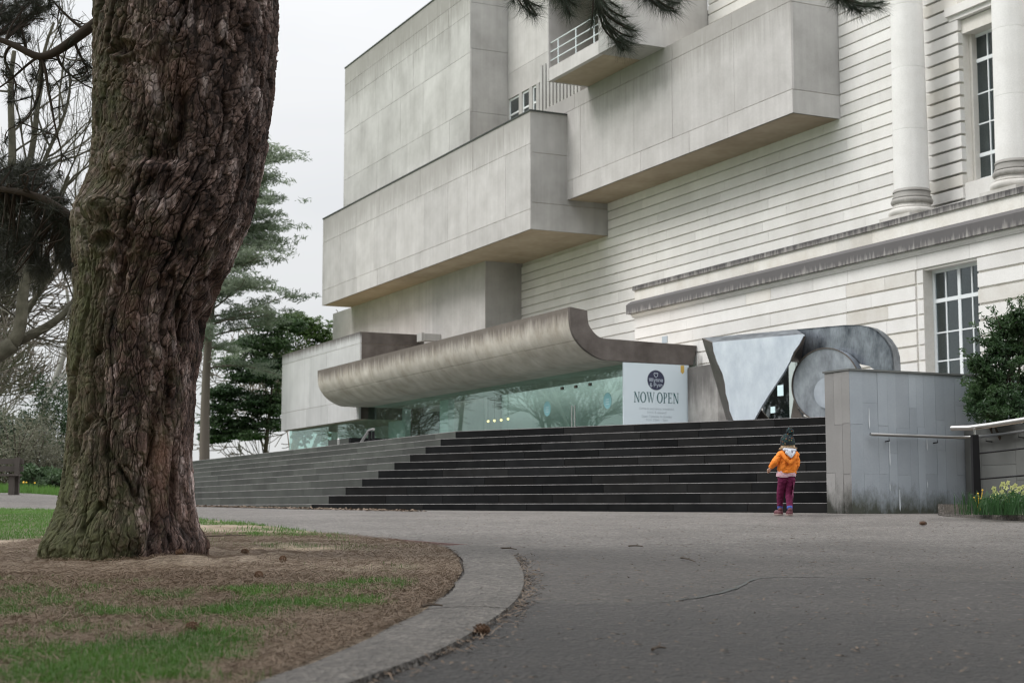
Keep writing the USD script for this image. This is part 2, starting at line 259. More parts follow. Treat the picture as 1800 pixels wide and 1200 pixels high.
leafy('hazed_pine', [(0, (.14, .175, .125)), (.6, (.23, .27, .19)), (1, (.34, .38, .26))], trans=.4, noise=.35)  # lightened needles: haze put into the colour
leafy('yew_leaves', [(0, (.030, .058, .027)), (.6, (.075, .118, .050)), (1, (.145, .195, .08))], trans=.2, noise=.5)
leafy('young_leaves', [(0, (.05, .085, .025)), (.6, (.095, .14, .04)), (1, (.16, .20, .07))], trans=.35, noise=.5)
leafy('shrub_leaves', [(0, (.022, .050, .020)), (.6, (.058, .105, .040)), (1, (.14, .20, .075))], trans=.25, rough=.4, noise=3.)
leafy('winter_shrub', [(0, (.10, .10, .07)), (.6, (.165, .16, .115)), (1, (.24, .22, .165))], trans=.2, noise=.6)
leafy('evergreen_far', [(0, (.020, .040, .020)), (.6, (.045, .072, .033)), (1, (.09, .12, .055))], trans=.25, noise=.3)
leafy('daffodil_leaf', [(0, (.03, .08, .025)), (1, (.09, .18, .06))], trans=.3)
leafy('hellebore_leaf', [(0, (.03, .075, .02)), (1, (.10, .17, .05))], trans=.3)
leafy('hellebore_petal', [(0, (.50, .52, .22)), (.7, (.66, .66, .36)), (1, (.60, .42, .38))], trans=.3)
plain('daffodil_petal', (.75, .46, .03), .5)
plain('twig_bark', (.055, .043, .034), .9, spec=.2)
plain('grey_bark', (.14, .12, .10), .9, spec=.2)
stone('pale_bark', (.045, .042, .028), (.10, .092, .068), 6., .9, bump=.6)
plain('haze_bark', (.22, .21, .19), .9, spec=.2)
plain('brown_bark', (.16, .105, .065), .9, spec=.2)
mat('big_pine_bark', {'g': ('geometry', {}), 'm': ('mapping', {'scale': (1., 1., .45)}), 'a': ('noise_texture', {'scale': 7., 'detail': 7., 'roughness': .68}), 'b': ('noise_texture', {'scale': 38., 'detail': 5., 'roughness': .7}), 'v': ('voronoi_texture', {'scale': 60., 'feature': 'f1'}),
    'c1': ('rgb_ramp', {'ramp': [(.34, (.017, .0105, .009)), (.46, (.070, .045, .038)), (.55, (.135, .096, .086)), (.66, (.40, .335, .325))]}), 'c2': ('rgb_ramp', {'ramp': [(.3, (.6, .58, .56)), (.7, (1.25, 1.22, 1.2))]}), 'mul': ('mix_color', {'blend_type': 'multiply', 'fac': 1., 'use_clamp': False}),
    'pl': ('attribute', {'attribute': 'plate'}), 'pv': ('map_range', {'from_min': 0., 'from_max': 1., 'to_min': .22, 'to_max': 1.95}), 'pm': ('mix_color', {'blend_type': 'multiply', 'fac': 1., 'use_clamp': False}), 'mo': ('attribute', {'attribute': 'moss'}), 'mn': ('noise_texture', {'scale': 12., 'detail': 6., 'roughness': .7}), 'ma': ('math', {'math_type': 'add'}), 'mr': ('map_range', {'from_min': .75, 'from_max': 1.25, 'to_min': 0., 'to_max': .9, 'clamp': True}),
    'mc': ('rgb_ramp', {'ramp': [(.3, (.032, .036, .016)), (.7, (.105, .112, .050))]}), 'mx': ('mix_color', {}), 're': ('attribute', {'attribute': 'red'}), 'rm': ('math', {'math_type': 'multiply'}), 'rx': ('mix_color', {'b': (.21, .115, .075)}),
    'bh': ('math', {'math_type': 'multiply_add', 'value2': .6}), 'bu': ('bump', {'strength': 1.0, 'distance': .016}), 'p': ('principled_bsdf', {'roughness': .85, 'specular_ior_level': .25})},
    [('g.position', 'm.vector'), ('m.vector', 'a.vector'), ('m.vector', 'b.vector'), ('m.vector', 'v.vector'), ('g.position', 'mn.vector'), ('a.fac', 'c1.fac'), ('b.fac', 'c2.fac'), ('c1.color', 'mul.a'), ('c2.color', 'mul.b'),
     ('re.fac', 'rm.value1'), ('b.fac', 'rm.value2'), ('rm.value', 'rx.fac'), ('pl.fac', 'pv.value'), ('mul.result', 'pm.a'), ('pv.result', 'pm.b'), ('pm.result', 'rx.a'), ('mo.fac', 'ma.value1'), ('mn.fac', 'ma.value2'), ('ma.value', 'mr.value'), ('mr.result', 'mx.fac'), ('rx.result', 'mx.a'), ('b.fac', 'mc.fac'), ('mc.color', 'mx.b'), ('mx.result', 'p.base_color'),
     ('b.fac', 'bh.value1'), ('a.fac', 'bh.value3'), ('bh.value', 'bu.height'), ('bu.normal', 'p.normal')])
def glazing(name, tint, refl, base, graze):
    mat(name, {'f': ('layer_weight', {'blend': .5}), 'f3': ('math', {'math_type': 'power', 'value2': 3.0}), 'fm': ('math', {'math_type': 'multiply_add', 'value2': graze, 'value3': base}), 't': ('transparent_bsdf', {'color': tint}), 'r': ('glossy_bsdf', {'color': refl, 'roughness': .015}), 'm': ('mix_closure', {})},
        [('f.facing', 'f3.value1'), ('f3.value', 'fm.value1'), ('fm.value', 'm.fac'), ('t.BSDF', 'm.closure1'), ('r.BSDF', 'm.closure2')], 'm.closure')
glazing('glass', (.84, .94, .915), (.82, .95, .92), .06, .50)
glazing('window_glass', (.55, .60, .61), (.9, .95, .97), .06, .8)
plain('window_white', (.70, .73, .74), .45)
plain('room_dark', (.035, .038, .04), .8)
plain('room_grey', (.12, .13, .13), .8)
plain('room_wall', (.40, .45, .43), .8)
plain('blind_cloth', (.22, .23, .23), .9)
plain('partition_white', (.62, .72, .71), .7)
plain('steel', (.55, .54, .53), .25, 1.0)
plain('rail_steel', (.42, .41, .40), .3, 1.0)
plain('black_metal', (.006, .006, .007), .6, spec=.2)
plain('balcony_paint', (.66, .72, .73), .4)
def brushed(name, c1, c2, rough):
    mat(name, {'g': ('geometry', {}), 'm': ('mapping', {'scale': (2.2, 2.2, 1.1)}), 'n': ('noise_texture', {'scale': 1.8, 'detail': 7., 'roughness': .65}), 'm2': ('mapping', {'scale': (60., 60., 3.)}), 'n2': ('noise_texture', {'scale': 3., 'detail': 3.}), 'cr': ('rgb_ramp', {'ramp': [(.3, c1), (.7, c2)]}),
        'rr': ('map_range', {'from_min': .3, 'from_max': .7, 'to_min': rough - .08, 'to_max': rough + .12}), 'bu': ('bump', {'strength': .12, 'distance': .01}), 'p': ('principled_bsdf', {'metallic': 1.0})},
        [('g.position', 'm.vector'), ('m.vector', 'n.vector'), ('g.position', 'm2.vector'), ('m2.vector', 'n2.vector'), ('n.fac', 'cr.fac'), ('cr.color', 'p.base_color'), ('n2.fac', 'rr.value'), ('rr.result', 'p.roughness'), ('n.fac', 'bu.height'), ('bu.normal', 'p.normal')])
brushed('sculpture_bright', (.52, .57, .64), (.70, .75, .81), .42)
brushed('sculpture_dark', (.07, .08, .095), (.33, .36, .395), .36)
brushed('sculpture_disc', (.17, .18, .20), (.42, .45, .49), .40)
brushed('sculpture_edge', (.10, .085, .075), (.19, .165, .15), .4)
brushed('sculpture_boss', (.34, .37, .42), (.50, .53, .58), .42)
plain('sign_white', (.56, .63, .67), .5)
plain('sign_navy', (.022, .026, .055), .5)
plain('sign_teal', (.012, .075, .080), .5)
plain('sign_grey', (.36, .41, .45), .6)
plain('sign_gold', (.52, .34, .07), .5)
plain('sign_pale', (.50, .56, .62), .6)
plain('sticker_blue', (.28, .58, .62), .5)
plain('paper_white', (.62, .78, .80), .6)
mat('lamp_glow', {'e': ('emission', {'color': (1.0, .72, .28), 'strength': 2.6})}, [], 'e.emission')
plain('lime_white', (.52, .55, .58), .8)
plain('rust_edge', (.20, .13, .12), .8)
plain('cone_brown', (.10, .052, .026), .85)
plain('stick_brown', (.075, .055, .04), .9)
plain('bench_wood', (.055, .045, .038), .8)
# ------------------------------------------------------------------ ground
LAWN = Polygon([(-45, 22.3), (-9.5, 22.2), (-7.3, 22.0), (-6.46, 21.8), (-3.52, 17.16), (-2.75, 15.86), (-2.14, 14.46), (-1.68, 13.41), (-1.19, 12.40), (-.92, 11.9), (-.48, 10.85), (-.335, 9.58), (-.267, 8.34), (-.269, 7.31), (-.304, 6.37), (-.37, 5.61), (-.454, 4.96), (-.528, 4.51), (-.617, 4.03), (-.95, 2.6), (-1.5, 1.2), (-2.6, 0), (-4, -2), (-45, -2)])
OUT = spline([(-.138, 10.69), (-.037, 10.04), (.027, 9.0), (.057, 7.81), (.042, 6.75), (-.011, 5.94), (-.096, 5.25), (-.187, 4.65), (-.28, 4.25), (-.363, 3.97), (-.66, 2.5), (-1.15, 1.0), (-2.2, -.4), (-3.4, -2)], 60)
INN = spline([(-.48, 10.85), (-.335, 9.58), (-.267, 8.34), (-.269, 7.31), (-.304, 6.37), (-.37, 5.61), (-.454, 4.96), (-.528, 4.51), (-.617, 4.03), (-.95, 2.6), (-1.5, 1.2), (-2.6, 0), (-4, -2)], 60)
ISLAND = Polygon(list(LAWN.exterior.coords)[:11] + [tuple(p) for p in OUT] + [(-45, -2)]).buffer(0)
YARD = Polygon([(-45, 22), (-45, 37.5), (-11.7, 35.2), (-14, 46), (-16, 60), (10, 60), (45, 40), (45, -6), (-45, -6)]).difference(LAWN.buffer(-.06)).buffer(0)
if YARD.geom_type != 'Polygon': YARD = max(YARD.geoms, key=lambda g: g.area)
ga = np.concatenate([np.linspace(-60, 60, 61), [-90, -150, -300, -700, 90, 150, 300, 700]]); ga.sort()
gy = np.concatenate([np.linspace(-40, 100, 71), [-80, -200, -600, 130, 200, 400, 900]]); gy.sort()
X, Y = np.meshgrid(ga, gy); n0, n1 = X.shape; idx = np.arange(n0 * n1).reshape(n0, n1)
top('ground', (np.stack([X, Y, gz(X, Y) - .035], -1).reshape(-1, 3), np.stack([idx[:-1, :-1], idx[:-1, 1:], idx[1:, 1:], idx[1:, :-1]], -1).reshape(-1, 4)), 'far_grass', 'dull green park ground beyond the paths', kind='structure')
def damp(x, y):  # mask of the painted foreground shade, stronger towards the viewer
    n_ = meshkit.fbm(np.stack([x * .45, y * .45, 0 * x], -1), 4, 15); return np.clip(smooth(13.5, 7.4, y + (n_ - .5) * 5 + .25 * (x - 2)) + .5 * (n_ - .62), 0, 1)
av, af = sheet(YARD, .35, lambda x, y: gz(x, y) + .0)
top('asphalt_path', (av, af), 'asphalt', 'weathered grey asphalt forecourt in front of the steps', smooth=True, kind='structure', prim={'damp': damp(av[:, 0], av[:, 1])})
seam = [(-.0, 6.30), (.25, 6.26), (.48, 6.22), (.655, 6.37), (.78, 6.55), (.893, 6.75), (1.1, 7.3), (1.351, 7.81), (1.706, 7.73), (2.18, 7.5), (2.46, 7.42), (4, 7.1), (8, 6.6)]
NEW = Polygon([tuple(p + np.array([0, .018]) * math.sin(i * 2.4)) for i, p in enumerate(spline(seam, 90))] + [(8, -5), (-3.3, -2.2)] + [tuple(p + [.02, 0]) for p in OUT[::-1] if p[1] < 6.25]).buffer(0)
if NEW.geom_type != 'Polygon': NEW = max(NEW.geoms, key=lambda g: g.area)
pv_, pf_ = sheet(NEW, .2, lambda x, y: gz(x, y) + .005)
top('asphalt_patch', (pv_, pf_), 'asphalt_new', 'darker newer asphalt in the foreground below the curved seam', smooth=True, kind='structure', prim={'damp': smooth(7.2, 4.4, pv_[:, 1] + 1.2 * (meshkit.fbm(pv_ * [.8, .8, 0], 3, 16) - .5))})  # the patch also gets shade painted in towards the viewer
TY = 9.25
TR = np.array([-1.94, TY])                             # the big pine's foot
sl = spline(seam, 120); sl = sl + np.stack([0 * sl[:, 0], .012 * np.sin(np.arange(120) * 1.9) + .02 * np.sin(np.arange(120) * .37)], -1); wd_ = .004 + .010 * meshkit.noise(np.column_stack([sl * 4, 0 * sl[:, 0]])); nv_ = np.gradient(sl, axis=0); nv_ = np.stack([-nv_[:, 1], nv_[:, 0]], -1); nv_ /= np.linalg.norm(nv_, axis=1, keepdims=True); ra_, rb_ = sl - nv_ * wd_[:, None], sl + nv_ * wd_[:, None]; i_ = np.arange(119)
top('asphalt_crack', (np.vstack([np.column_stack([ra_, gz(ra_[:, 0], ra_[:, 1]) + .0085]), np.column_stack([rb_, gz(rb_[:, 0], rb_[:, 1]) + .0085])]), np.stack([i_, i_ + 1, 121 + i_, 120 + i_], 1)), 'coping_dark', 'dark crack along the curved seam in the asphalt', kind='structure')
def lawn_fields(x, y):
    p = np.stack([np.asarray(x, float), np.asarray(y, float), np.zeros_like(np.asarray(x, float))], -1)
    n = (meshkit.fbm(p * 1.5, 4, 11) * .55 + meshkit.fbm(p * 6.5, 3, 5) * .45 - .5) * 1.9 + .5
    d = np.hypot(x - TR[0], y - TR[1])
    bias = np.full(np.shape(x), -.10)
    bias = bias + .26 * smooth(6.9, 5.6, y) * smooth(-.62, -1.05, x + .03 * (y - 5))
    bias = bias + .60 * smooth(11.5, 13.0, y) * smooth(-2.9, -3.6, x)
    bias = bias + .17 * smooth(11.6, 12.6, y) * smooth(-.9, -1.5, x)
    bias = bias + .10 * smooth(12.0, 10.0, y) * smooth(-1.7, -1.0, x) * smooth(-.4, -.6, x)
    kd = cKDTree(np.vstack([INN, np.array([(-.92, 11.9), (-.7, 11.4), (-1.2, 12.4)])])).query(np.stack([np.ravel(x), np.ravel(y)], -1))[0].reshape(np.shape(x))
    bias = bias - .5 * smooth(1.5, .8, d) - .4 * smooth(.30, .08, kd)
    return np.clip((n + bias - .46) / .34, 0, 1), smooth(.56, .68, meshkit.fbm(p * 1.4, 4, 31) * .75 + .34 * np.exp(-((x + 1.55) ** 2 / .35 + (y - 10.6) ** 2 / .5)) - .02)
def lawn_z(x, y):
    p = np.stack([x, y, np.zeros_like(x)], -1)
    e = np.array([LAWN.exterior.distance(Point(a, b)) for a, b in zip(np.atleast_1d(x), np.atleast_1d(y))]) if np.size(x) < 60000 else 1.
    d = np.hypot(x - TR[0], y - TR[1])
    return gz(x, y) + .004 + np.clip(e, 0, .3) * .02 + (.030 * (meshkit.fbm(p * 1.7, 4, 3) - .5) + .02 * (meshkit.fbm(p * 9., 3, 4) - .5)) * np.clip(e / .25, 0, 1) + .008 * np.exp(-(d / .85) ** 2) + .055 * np.exp(-((d - .50) / .10) ** 2) * np.clip(meshkit.fbm(p * 5., 3, 8) * 1.6 - .35, 0, 1)
NEARL = LAWN.intersection(Polygon([(-12, -2), (0, -2), (0, 23), (-12, 23)]))
FARL = LAWN.difference(Polygon([(-12, -3), (1, -3), (1, 24), (-12, 24)]))
lv, lf = sheet(NEARL, .11, lawn_z)
gr, sd = lawn_fields(lv[:, 0], lv[:, 1])
top('lawn', (lv, lf), 'soil', 'bare brown soil and worn grass round the foot of the big pine', smooth=True, kind='structure', prim={'green': gr * .7, 'sand': sd})
rng = np.random.default_rng(7)
def lawn_height(x, y):
    t = cKDTree(lv[:, :2]); d, i = t.query(np.stack([x, y], -1), k=3); w = 1 / (d + .01); return (lv[i, 2] * w).sum(1) / w.sum(1)
def scatter(n, x0, x1, y0, y1, power=1.): 
    p = np.stack([rng.uniform(x0, x1, n), y0 + (y1 - y0) * rng.random(n) ** power], -1)
    return p[shapely.contains_xy(LAWN, p[:, 0], p[:, 1])]
def blades(p, h0, h1, wd, lean=.5):
    n = len(p); z = lawn_height(p[:, 0], p[:, 1]) - .004; h = rng.uniform(h0, h1, n); a = rng.uniform(0, 2 * np.pi, n); ln = rng.uniform(.1, lean, n) * h; b = a + rng.uniform(-.7, .7, n) + np.pi / 2
    base = np.column_stack([p, z]); sd_ = np.stack([np.cos(b), np.sin(b), 0 * b], -1) * wd * .5; ld = np.stack([np.cos(a), np.sin(a), 0 * a], -1)
    mid = base + ld * (ln * .35)[:, None] + [0, 0, 1] * (h * .6)[:, None]; tip = base + ld * ln[:, None] * 1.2 + [0, 0, 1] * h[:, None]
    v = np.stack([base - sd_, base + sd_, mid - sd_ * .75, mid + sd_ * .75, tip], 1).reshape(-1, 3); k = np.arange(n)[:, None] * 5
    return v, np.vstack([k + [0, 1, 3], k + [0, 3, 2], k + [2, 3, 4]])
p = np.vstack([scatter(120000, -3.2, -.25, 3.4, 7.5), scatter(26000, -3.2, -.3, 7.5, 13)]); g_, _ = lawn_fields(p[:, 0], p[:, 1]); p = p[rng.random(len(p)) < np.minimum(1, g_ ** 1.2 * 1.05)]
top('short_grass', [blades(p, .014, .040, .0026, .9)], 'grass_blades', 'patchy short green grass on the soil in the foreground', kind='stuff', cat='grass')
p = scatter(90000, -9.5, -1.2, 11.5, 22.0); g_, _ = lawn_fields(p[:, 0], p[:, 1]); p = p[rng.random(len(p)) < g_ * .9]
top('lawn_grass', [blades(p, .014, .042, .006, .8)], 'far_grass', 'bright green lawn behind and left of the big pine', kind='stuff', cat='grass')
def litter(p, z, l0, l1, wd, tilt=.16):
    n = len(p); a = rng.uniform(0, 2 * np.pi, n); L = rng.uniform(l0, l1, n) * .5; t = rng.normal(0, tilt, n); d = np.stack([np.cos(a) * np.cos(t), np.sin(a) * np.cos(t), np.sin(t)], -1) * L[:, None]
    c = np.column_stack([p, z + np.abs(d[:, 2]) + rng.uniform(.002, .012, n)]); s_ = np.stack([-np.sin(a), np.cos(a), 0 * a], -1) * wd * .5; up = np.array([0, 0, .4 * wd])
    v = np.stack([c - d - s_, c - d + s_ + up, c + d + s_, c + d - s_ + up], 1).reshape(-1, 3); k = np.arange(n)[:, None] * 4
    return v, np.vstack([k + [0, 1, 2], k + [0, 2, 3]])
p = np.vstack([scatter(110000, -3.2, -.22, 3.4, 8.), scatter(60000, -3.6, -.22, 8., 13.)]); g_, s_ = lawn_fields(p[:, 0], p[:, 1]); p = p[rng.random(len(p)) > np.maximum(g_ * .93, s_ * .9)]
top('needle_litter', [litter(p, lawn_height(p[:, 0], p[:, 1]), .03, .09, .0018)], 'needle_litter', 'brown fallen pine needles and twiglets strewn over the soil', kind='stuff', cat='litter')
# concrete edging strip in three lengths, metal edging, debris on the asphalt
kerb = thing('concrete_kerb', 'curved flush concrete edging strip between soil and asphalt', 'kerb', (0, 8, 0), kind='structure')
cuts = [0, 9, 21, 36, 59]
for a, b in zip(cuts[:-1], cuts[1:]):
    i0 = np.arange(a, b + 1); po = OUT[i0].copy(); pi = INN[i0].copy()
    for arr in (po, pi): arr[0] += (arr[1] - arr[0]) * .045; arr[-1] -= (arr[-1] - arr[-2]) * .045
    pi = pi + np.stack([.035 * (meshkit.noise(np.column_stack([pi * 3, pi[:, 0] * 0])) - .3), 0 * i0], -1)
    row = [po + [.0, 0], po, po * .7 + pi * .3, po * .35 + pi * .65, pi]; zs = [-.06, .022, .027, .024, .012]
    V = np.stack([np.column_stack([r, gz(r[:, 0], r[:, 1]) + z]) for r, z in zip(row, zs)], 1); n, m = V.shape[:2]; ii = np.arange(n * m).reshape(n, m)
    q = np.stack([ii[:-1, :-1], ii[1:, :-1], ii[1:, 1:], ii[:-1, 1:]], -1).reshape(-1, 4)
    q = np.vstack([q[:, ::-1], [[ii[0, 0], ii[0, 1], ii[0, 2], ii[0, 4]]], [[ii[-1, 4], ii[-1, 2], ii[-1, 1], ii[-1, 0]]]])
    part(kerb, 'kerb_segment', (V.reshape(-1, 3), q), 'kerb_concrete', smooth=30)
ed = thing('metal_edging', 'thin rusty metal edging strip at the far end of the concrete kerb', 'edging', (-.6, 11.3, .27))
for (a, b) in (((-.96, 11.98), (-.62, 11.42)), ((-.62, 11.42), (-.14, 10.72))):
    a, b = np.array(a), np.array(b); n_ = np.array([-(b - a)[1], (b - a)[0]]); n_ = n_ / np.linalg.norm(n_) * .006; z0, z1 = gz(*a) - .02, gz(*b) - .02
    part(ed, 'edging_length', hexa([[*(a - n_), z0], [*(b - n_), z1], [*(b + n_), z1], [*(a + n_), z0], [*(a - n_), z0 + .036], [*(b - n_), z1 + .036], [*(b + n_), z1 + .036], [*(a + n_), z0 + .036]]), 'rust_edge')
def on_yard(p): return p[shapely.contains_xy(YARD, p[:, 0], p[:, 1])]
p = on_yard(np.stack([rng.uniform(-1, 6, 2900), 3.6 + 16 * rng.random(2900) ** 1.7], -1))
ed_ = OUT[rng.integers(5, 40, 620)] + np.stack([np.abs(rng.normal(.02, .04, 620)), rng.normal(0, .1, 620)], -1)
st = np.stack([rng.uniform(-14, 5, 9000)], -1); tt = rng.uniform(0, 12.5, 1600); foot = np.array([18.80 * EN]) + (tt - 6.0)[:, None] * EF + np.abs(rng.normal(0, .12, 1600))[:, None] * -EN
tt2 = rng.uniform(-46, -20, 1500); foot2 = tt2[:, None] * DS + 8.28 * DW - np.abs(rng.normal(0, .15, 1500))[:, None] * DW
ed_, foot, foot2 = on_yard(ed_), on_yard(foot), on_yard(foot2)
top('fallen_debris', [litter(p, gz(p[:, 0], p[:, 1]) + .006, .008, .034, .006, .12), litter(ed_, gz(ed_[:, 0], ed_[:, 1]) + .006, .02, .06, .004, .2), litter(foot, gz(foot[:, 0], foot[:, 1]) + .005, .03, .08, .02, .2), litter(foot2, gz(foot2[:, 0], foot2[:, 1]) + .005, .03, .09, .03, .2)],
    'needle_litter', 'small dry leaves, needles and grit scattered on the asphalt', kind='stuff', cat='litter')
# ------------------------------------------------------------------ steps
RIS, Q1, TQ, W1_, TW, Z1 = .15, 18.883, .340, 8.342, .337, .613
ZT = Z1 + 9 * RIS
steps = thing('stone_steps', 'broad dark basalt steps turning the corner up to the museum terrace', 'steps', (*(Q1 * EN), .46))
rs = random.Random(4)
Cn = lambda q, w: np.linalg.solve(np.array([EN, DW]), [q, w])
for i in range(10):
    q, w, z1 = Q1 + TQ * i, W1_ + TW * i, Z1 + RIS * i; z0 = z1 - RIS + .0; dep = TQ + .02; CH = .009
    if i == 0: z0 -= .12
    st_path = uniq(steps, 'step'); UsdGeom.Xform.Define(stage, st_path)
    c0, cb = Cn(q, w), Cn(q + dep, w + dep)
    c1 = Cn(q + CH, w + CH)
    f0 = c0 @ EF; fb = cb @ EF; f1 = np.linalg.solve(np.array([EN, DS]), [q, -16.28]) @ EF
    f = f0; first = True
    while f < f1:
        g = min(f + rs.uniform(1.0, 1.55), f1)
        if f1 - g < .5: g = f1
        P_ = lambda ff, qq, zz: [*(ff * EF + qq * EN), zz]
        a0, a1 = (f0, fb) if first else (f + .004, f + .004)
        b0 = g - .004
        part(st_path, 'stone_slab', hexa([P_(a1, q + dep, z0 + .002), P_(a0, q, z0 + .002), P_(b0, q, z0 + .002), P_(b0, q + dep, z0 + .002), P_(a1, q + dep, z1 - CH), P_(a0, q, z1 - CH), P_(b0, q, z1 - CH), P_(b0, q + dep, z1 - CH)]), f'basalt_{rs.choice("abc")}')
        f, first = g, False
    s0 = c0 @ DS; sb = cb @ DS; s1 = -48.0; s_ = s0; first = True
    while s_ > s1:
        g = max(s_ - rs.uniform(.9, 1.9), s1); P_ = lambda ss, ww, zz: [*(ss * DS + ww * DW), zz]
        a0, a1 = (s0, sb) if first else (s_ - .003, s_ - .003); b0 = g + .003
        part(st_path, 'stone_slab', hexa([P_(b0, w + dep, z0 + .002), P_(b0, w, z0 + .002), P_(a0, w, z0 + .002), P_(a1, w + dep, z0 + .002), P_(b0, w + dep, z1 - CH), P_(b0, w, z1 - CH), P_(a0, w, z1 - CH), P_(a1, w + dep, z1 - CH)]), f'basalt_skylit_{rs.choice("abc")}')
        s_, first = g, False
    # worn pale nosing: the chamfered top edge and tread margin of the step
    for side in (0, 1):
        if side == 0: E0 = lambda k, zz: [*(f1 * EF + (q + k) * EN), zz]
        else: E0 = lambda k, zz: [*(s1 * DS + (w + k) * DW), zz]
        K = lambda k, zz: [*Cn(q + k, w + k), zz]
        part(st_path, 'nosing', hexa([K(dep, z1 - CH + .001), K(.001, z1 - CH + .001), E0(.001, z1 - CH + .001), E0(dep, z1 - CH + .001), K(dep, z1), K(CH * .9, z1), E0(CH * .9, z1), E0(dep, z1)]) if side == 0 else
             hexa([E0(dep, z1 - CH + .001), E0(.001, z1 - CH + .001), K(.001, z1 - CH + .001), K(dep, z1 - CH + .001), E0(dep, z1), E0(CH * .9, z1), K(CH * .9, z1), K(dep, z1)]), 'nosing_stone')
qe, we = Q1 + TQ * 9 + .2, W1_ + TW * 9 + .2
tp = [Cn(qe, we), np.linalg.solve(np.array([EN, DS]), [qe, -16.28]), B(-16.3, 18.4, 0)[:2], B(-18, 23.9, 0)[:2], B(-48, 23.9, 0)[:2], B(-75, 30, 0)[:2], B(-75, we, 0)[:2], B(-48, we, 0)[:2]]
top('terrace', extrude([tuple(x) for x in tp], lambda a, b, h: [a, b, h], .3, ZT - .003), 'terrace_stone', 'paved terrace at the head of the steps', kind='structure')
# ------------------------------------------------------------------ concrete wing
cw = thing('concrete_museum_wing', 'brutalist museum wing of stacked board-marked concrete boxes with a curled canopy', 'museum', B(-53, 24, ZT))
rp = random.Random(9)
def face_panels(kind, lo, hi, zs, fixed, mat_, nsp=4, name='concrete_panel', gap=.014, th=.02, splits=None, out=1):
    """Cast panels on a face: kind 'w' = front face at w = fixed (lo..hi along s), 's' = end face at s = fixed (lo..hi along w)."""
    for k, (z0, z1) in enumerate(zip(zs[:-1], zs[1:])):
        n = max(1, nsp + rp.choice((-1, 0, 0, 1)) if nsp > 1 else nsp); cutp = sorted([lo, hi] + [lo + (hi - lo) * (j + rp.uniform(-.22, .22)) / n for j in range(1, n)])
        for a, b in zip(cutp[:-1], cutp[1:]):
            g = gap / 2; t = th * rp.uniform(.88, 1.12); a_, b_ = a + (g if a > lo else 0), b - (g if b < hi else 0); za, zb = z0 + (g if k else 0), z1 - (g if k < len(zs) - 2 else 0)
            part(cw, name, box(a_, b_, fixed - t, fixed + .05, za, zb) if kind == 'w' else box(fixed - .05, fixed + t, a_, b_, za, zb), mat_)
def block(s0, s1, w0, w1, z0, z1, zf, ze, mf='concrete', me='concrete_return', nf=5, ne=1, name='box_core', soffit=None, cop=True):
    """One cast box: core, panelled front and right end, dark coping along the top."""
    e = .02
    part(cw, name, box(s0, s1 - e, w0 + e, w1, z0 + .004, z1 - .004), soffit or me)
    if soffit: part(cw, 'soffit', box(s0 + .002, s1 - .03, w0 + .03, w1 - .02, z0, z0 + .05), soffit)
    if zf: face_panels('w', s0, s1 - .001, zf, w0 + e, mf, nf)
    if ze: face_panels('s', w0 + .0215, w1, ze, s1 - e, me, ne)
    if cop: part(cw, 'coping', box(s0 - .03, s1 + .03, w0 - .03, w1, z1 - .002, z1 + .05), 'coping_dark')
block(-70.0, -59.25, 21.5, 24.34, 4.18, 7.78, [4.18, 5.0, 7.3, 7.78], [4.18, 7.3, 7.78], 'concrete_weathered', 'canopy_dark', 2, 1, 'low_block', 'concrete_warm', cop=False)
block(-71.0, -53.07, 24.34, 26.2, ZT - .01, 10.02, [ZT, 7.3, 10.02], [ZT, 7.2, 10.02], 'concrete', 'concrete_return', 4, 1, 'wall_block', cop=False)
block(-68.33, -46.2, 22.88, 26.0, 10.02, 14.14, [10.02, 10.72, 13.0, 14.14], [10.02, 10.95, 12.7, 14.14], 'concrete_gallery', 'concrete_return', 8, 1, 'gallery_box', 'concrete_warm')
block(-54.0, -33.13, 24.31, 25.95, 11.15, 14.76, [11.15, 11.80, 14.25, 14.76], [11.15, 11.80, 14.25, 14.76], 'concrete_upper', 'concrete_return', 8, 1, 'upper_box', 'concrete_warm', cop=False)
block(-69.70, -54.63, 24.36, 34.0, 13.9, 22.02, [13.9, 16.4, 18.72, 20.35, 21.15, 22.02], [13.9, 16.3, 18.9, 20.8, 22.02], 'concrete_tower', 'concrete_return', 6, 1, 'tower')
# window wall between tower and balcony box
WW = 26.06
part(cw, 'upper_wall', box(-54.6, -44.6, WW, 27.0, 16.95, 24.0), 'concrete_return')
face_panels('w', -54.6, -44.7, [16.95, 18.0, 20.2, 24.0], WW, 'concrete', 2)
part(cw, 'wall_backing', box(-54.6, -40.0, 27.6, 27.8, 13.5, 17.2), 'room_dark')
part(cw, 'sill_wall', box(-54.6, -40.0, WW + .02, 27.0, 13.5, 14.95), 'concrete_return')
mull = [(893, 894.5), (912.5, 918), (930.5, 936), (943, 948), (954, 957), (960.5, 963)]
ms = [(S_(a, 175, WW), S_(b, 175, WW)) for a, b in mull]
for a, b in ms: part(cw, 'mullion', box(a, b, WW - .02, WW + .12, 14.95, 16.95), 'concrete_return')
for k, ((a, b), (c, d)) in enumerate(zip(ms[:-1], ms[1:])):
    wp = part(cw, 'window_frame', [box(b, b + .06, WW + .03, WW + .09, 14.95, 16.95), box(c - .06, c, WW + .03, WW + .09, 14.95, 16.95), box(b + .06, c - .06, WW + .03, WW + .09, 16.86, 16.95), box(b + .06, c - .06, WW + .035, WW + .085, 16.25, 16.32)], 'window_white')
    part(wp, 'pane', box(b + .05, c - .05, WW + .05, WW + .062, 14.95, 16.90), 'window_glass')
